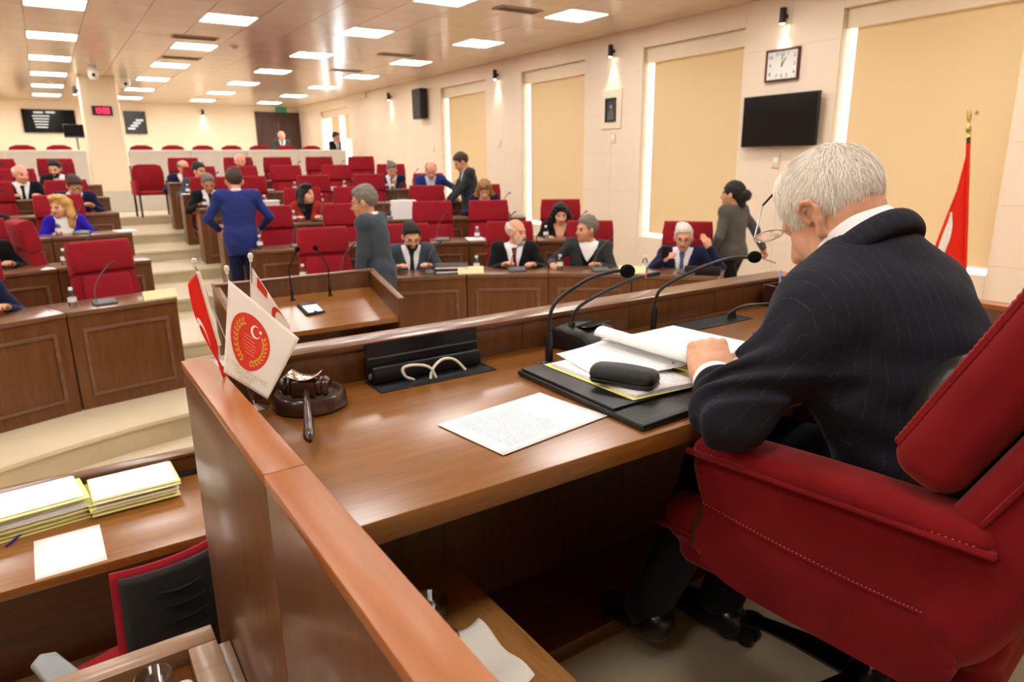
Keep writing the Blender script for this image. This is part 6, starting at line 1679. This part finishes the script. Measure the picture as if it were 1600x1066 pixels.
def mk_bottle():
    r = empty('water_bottle', (0, 0, 0))
    bm_ = BM(); lathe(bm_, [(.001, 0), (.03, 0), (.031, .02), (.028, .03), (.031, .04), (.031, .09), (.022, .12), (.012, .135), (.012, .145), (.001, .145)], 16); obj('body', bm_, BOT, r, True)
    bm_ = BM(); lathe(bm_, [(.001, .138), (.0155, .138), (.0155, .16), (.001, .16)], 14); obj('cap', bm_, WHITE, r)
    bm_ = BM(); lathe(bm_, [(.0315, .045), (.0318, .085)], 16, cap=False); obj('label', bm_, WHITE, r)
    return r
def mk_plate():
    r = empty('name_plate', (0, 0, 0))
    bm_ = BM(); prism(bm_, [(-.04, 0), (.04, 0), (.0, .075)], 'x', -.13, .13, bev=.002); obj('plate', bm_, GOLDP, r)
    bm_ = BM(); box(bm_, -.125, .125, -.044, -.036, .0, .012); obj('foot', bm_, GOLDP, r, False)
    return r
wname = lambda s: 'beside the windows' if s > 0 else 'away from the windows'
occ = 0
for (k, side, i) in BENCH:
    th = TH.get((k, side, i), seat_angle(k, i)); tb_ = seat_angle(k, i)
    if p_ := polar(k, tb_, 0, side):
        if p_[0] < -1.2: continue
    lab = '%s row, %s from the aisle, block %s' % (ORD[k], ORD[i], wname(side))
    p, rz = bench_pt(k, side, tb_+.10/ROW_R[k], .12)
    o = clone('mic', mk_mic); o.location = p; o.rotation_euler = (0, 0, rz+PI+random.uniform(-.3, .3)); tag(o, 'grey delegate microphone unit, ' + lab, 'microphone', 'delegate microphones on the benches')
    if k < 5:
        p, rz = bench_pt(k, side, tb_-(.30 if side > 0 else -.30)/ROW_R[k], .2)
        o = clone('bottle', mk_bottle); o.location = p; o.rotation_euler = (0, 0, random.random()*6); tag(o, 'white-capped water bottle, ' + lab, 'bottle', 'water bottles on the benches')
for (k, side, th, lab) in ((0, -1, .135, 'at the aisle end of the front bench, away from the windows'), (0, 1, .475, 'before the bald bearded man'), (0, 1, .822, 'between the last two front row men')):
    p, rz = bench_pt(k, side, th, .055); o = clone('plate', mk_plate); o.location = p; o.rotation_euler = (0, 0, rz); tag(o, 'gold name plate ' + lab, 'name plate', 'gold name plates')
def paper_stack(loc, rz, n, label, w=.21, l=.297, yellow=0, name='paper_stack', t=.004, jit=.006, top=None):
    r = empty(name, loc, rz); tag(r, label, 'papers')
    z = 0
    for i in range(n):
        m = PAPERY if (yellow and i % yellow == 0) else PAPER
        tt = t*random.uniform(.6, 1.4)*(0.35 if m is PAPERY else 1)
        g = .008 if m is PAPERY else 0
        dx, dy = random.uniform(-jit, jit), random.uniform(-jit, jit)
        bm_ = BM(); box(bm_, -w/2-g+dx, w/2+g+dx, -l/2-g+dy, l/2+g+dy, z, z+tt); obj('folder' if m is PAPERY else 'sheaf', bm_, m, r, False); z += tt
    if top: bm_ = BM(); box(bm_, -w/2, w/2, -l/2, l/2, z, z+.0008); obj('top_sheet', bm_, top, r, False)
    return r
def on_bench(k, side, th, dr=.2): p, rz = bench_pt(k, side, th, dr); return p, rz
for (k, side, th, n, t, lab) in ((2, -1, .072, 3, .004, 'flat white papers at the aisle end, before the blonde woman'), (3, -1, .135, 2, .004, 'white papers before the bowed man in navy'), (4, 1, .06, 2, .003, 'white paper sheet at the aisle end of the second last bench'),
        (2, 1, .378, 5, .045, 'tall stack of white binders on the third bench'), (3, 1, .215, 4, .03, 'tilted stack of white papers on the fourth bench'), (2, 1, .155, 2, .01, 'white box of papers beside the woman in rust red'), (4, 1, .275, 3, .02, 'white papers on the second last bench near the windows'),
        (1, 1, .50, 2, .006, 'flat white papers on the second bench beside the windows'), (3, 1, .165, 3, .022, 'pile of white papers behind the woman in rust red')):
    p, rz = on_bench(k, side, th); paper_stack(p, rz+.1, n, lab, (.34 if t > .04 else .26) if t > .02 else .21, .2 if t > .02 else .297, 0, 'paper_stack', t, .006)
def binder(loc, rz, label, m):
    r = empty('document_case', loc, rz); tag(r, label, 'document case')
    bm_ = BM(); box(bm_, -.17, .17, -.12, .12, 0, .012, .004, 2); obj('cover', bm_, BLACK, r)
    bm_ = BM(); box(bm_, -.16, .165, -.113, .113, .012, .032); obj('pages', bm_, m, r, False)
    bm_ = BM(); box(bm_, -.17, .17, -.12, .12, .032, .042, .004, 2); obj('cover', bm_, BLACK, r)
for q in range(2):
    p, rz = on_bench(0, 1, .435, .17); binder((p[0], p[1], p[2]+.0425*q), rz+.05-.12*q, ('lower' if q == 0 else 'upper') + ' black case of papers beside the man with patterned tie', PAPER)
# laptop screens seen from behind
def laptop(loc, rz, label):
    r = empty('laptop', loc, rz); tag(r, label, 'laptop')
    bm_ = BM(); box(bm_, -.16, .16, -.11, .11, 0, .016, .004, 2); obj('keyboard_base', bm_, GREY, r)
    bm_ = BM(); box(bm_, -.16, .16, -.006, .006, 0, .21, .004, 2, mtx=Matrix.Translation((0, -.105, .016)) @ Matrix.Rotation(.25, 4, 'X')); obj('screen', bm_, mat('laptop_dark', (38, 40, 46), rough=.4), r)
p, rz = on_bench(4, -1, .21, .22); laptop(p, rz, 'dark laptop open before the balding man in black')
p, rz = on_bench(2, 1, .235, .18); paper_stack(p, rz, 2, 'black folders before the woman in rust red', .3, .2, 0, 'folder_stack', .012, .01)
for ch in bpy.data.objects:
    if ch.parent and ch.parent.name.startswith('folder_stack') and ch.data: ch.data.materials[0] = BLACK
# black monitor box before the man with the phone, and the phones
p, rz = on_bench(0, 1, .965, .1); r = empty('desk_screen', p, rz); tag(r, 'low black desk screen before the white-haired man', 'screen')
bm_ = BM(); box(bm_, -.17, .17, -.02, .02, .0, .085, .006, 2); obj('case', bm_, BLACK, r)
bm_ = BM(); box(bm_, -.16, .16, .02, .022, .01, .075); obj('panel', bm_, SCR, r, False)
# lectern conference unit and two tall microphones
lu = empty('lectern_unit', (1.50, 4.93, 1.035), 0, rot=(math.atan2(.16, .51), 0, .12)); tag(lu, 'black touch unit with white screen on the lectern', 'control unit')
bm_ = BM(); box(bm_, -.075, .075, -.09, .09, 0, .03, .012, 3); obj('body', bm_, BLACK, lu)
bm_ = BM(); box(bm_, -.055, .055, -.075, .03, .03, .032); obj('screen', bm_, mat('unit_screen', (226, 232, 240), rough=.3, emis=lin((226, 232, 240)), estr=.7), lu, False)
bm_ = BM(); box(bm_, -.055, .055, .04, .075, .03, .032); obj('display', bm_, mat('unit_display', (34, 36, 70), rough=.3), lu, False)
bm_ = BM(); box(bm_, -.012, .012, -.085, -.06, .03, .034, .002, 1); obj('button', bm_, BLACK, lu)
for (x, y, dx, lab) in ((1.42, 5.1, .03, 'gooseneck microphone rising at the back of the lectern, behind the touch unit'), (1.71, 5.1, -.07, 'taller gooseneck microphone at the back of the lectern')):
    z = 1.115+(y-5.16)*.31
    gooseneck('lectern_microphone', (x, y, z), [(x, y, z), (x, y, z+.12), (x-.005, y-.01, z+.24), (x+dx, y-.05, z+.34), (x+dx*1.5, y-.08, z+.38)], lab)
# clerks' table: two stacks of yellow folders, a sheet, a pen; office chair below
paper_stack((-.23, 3.045, .75), .12, 22, 'big stack of yellow folders and papers at the frame edge', .33, .23, 4, 'folder_stack', .0052, .012, PAPER)
paper_stack((.122, 3.035, .75), .03, 20, 'second stack of yellow folders on the clerks table', .30, .22, 3, 'folder_stack', .0052, .013, PAPER)
o = link_mesh('loose_page', sheet_mesh('loose_page', lambda u, v: ((u-.5)*.21, (.5-v)*.297, .0008*math.sin(v*5)), 4, 4), PAPER, None, True, loc=(-.12, 2.70, .7515), rot=(0, 0, .02)); tag(o, 'single white page on the clerks table', 'paper')
pen((-.31, 2.86, .755), (.5, .8, 0), .12, mat('pen_navy', (44, 30, 150), rough=.35), 'blue pen on the clerks table beside the folders')
oc = empty('office_chair', (.15, 2.12, 0), .36); tag(oc, 'black and red office chair tucked under the clerks table', 'office chair')
MESHB = mat('black_mesh_back', (30, 30, 31), bump=.6, bscale=600, rough=.7)
def backfn(u, v):
    x = (u-.5)*(.46-.06*v*v); z = .50+v*.50
    return (x, -.14-.10*(1-(2*u-1)**2)*.6-.06*math.sin(v*PI)*.4+.02*v, z+.0*u)
o = link_mesh('back_shell', grid_mesh('back_shell', backfn, 24, 24, .016), MESHB, oc, True)
o = link_mesh('back_pad', grid_mesh('back_pad', lambda u, v: tuple(np.array(backfn(.5+(u-.5)*1.03, -.01+v*1.025))+np.array([0, .034, 0])), 20, 20, .014), RED, oc, True)
for j in range(6):
    for sgn in (0, 1):
        bm_ = BM(); v0 = .90-.085*j; u0, u1 = (.16+.02*j, .47) if sgn == 0 else (.53, .86-.02*j)
        tube(bm_, [Vector(np.array(backfn(u0+(u1-u0)*t, v0-.02*math.sin(t*PI)))+np.array([0, -.0175, 0])) for t in np.linspace(0, 1, 10)], [.001+.0055*math.sin(PI*min(max(t, .04), .96)) for t in np.linspace(0, 1, 10)], 6); obj('slot', bm_, mat('slot_dark', (4, 4, 4), rough=.9), oc)
bm_ = BM(); box(bm_, -.24, .24, -.1, .36, .42, .50, .035, 3); obj('seat', bm_, RED, oc)
for s in (-1, 1):
    bm_ = BM(); tube(bm_, smooth_path([(s*.22, .05, .44), (s*.30, .06, .46), (s*.31, .08, .66)], 6), .016, 8); ap = obj('arm_post', bm_, BLACK, oc)
    bm_ = BM(); prism(bm_, [(s*.31-.045, -.06), (s*.31+.045, -.06), (s*.31+.035, .2), (s*.31+.0, .23), (s*.31-.035, .2)], 'z', .66, .685, bev=.01, seg=3); obj('arm_pad', bm_, mat('arm_grey', (120, 124, 126), rough=.35), ap)
bm_ = BM(); tube(bm_, [(0, .1, .1), (0, .1, .43)], .028, 10); obj('column', bm_, CHROME, oc)
for q in range(5):
    a = 2*PI*q/5
    bm_ = BM(); tube(bm_, [(0, .1, .12), (.28*math.cos(a), .1+.28*math.sin(a), .075)], [.026, .016], 6); lg = obj('leg', bm_, BLACK, oc)
    bm_ = BM(); lathe(bm_, [(.004, -.02), (.03, -.018), (.03, .018), (.004, .02)], 10, (.28*math.cos(a), .1+.28*math.sin(a), .031), 'x'); obj('caster', bm_, BLACK, lg)
# phones
for (loc, rot, lab) in (((5.09, 4.85, 1.18), (1.1, 0, -.91+PI), 'dark phone held up by the white-haired man'), ((6.47, 4.63, 1.0), (.3, .2, .5), 'dark phone in the hand of the walking woman')):
    e = empty('phone', loc, 0, rot); tag(e, lab, 'phone')
    bm_ = BM(); box(bm_, -.036, .036, -.075, .075, -.004, .004, .003, 2); obj('body', bm_, BLACK, e)
    bm_ = BM(); box(bm_, -.033, .033, -.07, .07, .004, .0046); obj('screen', bm_, SCR, e, False)
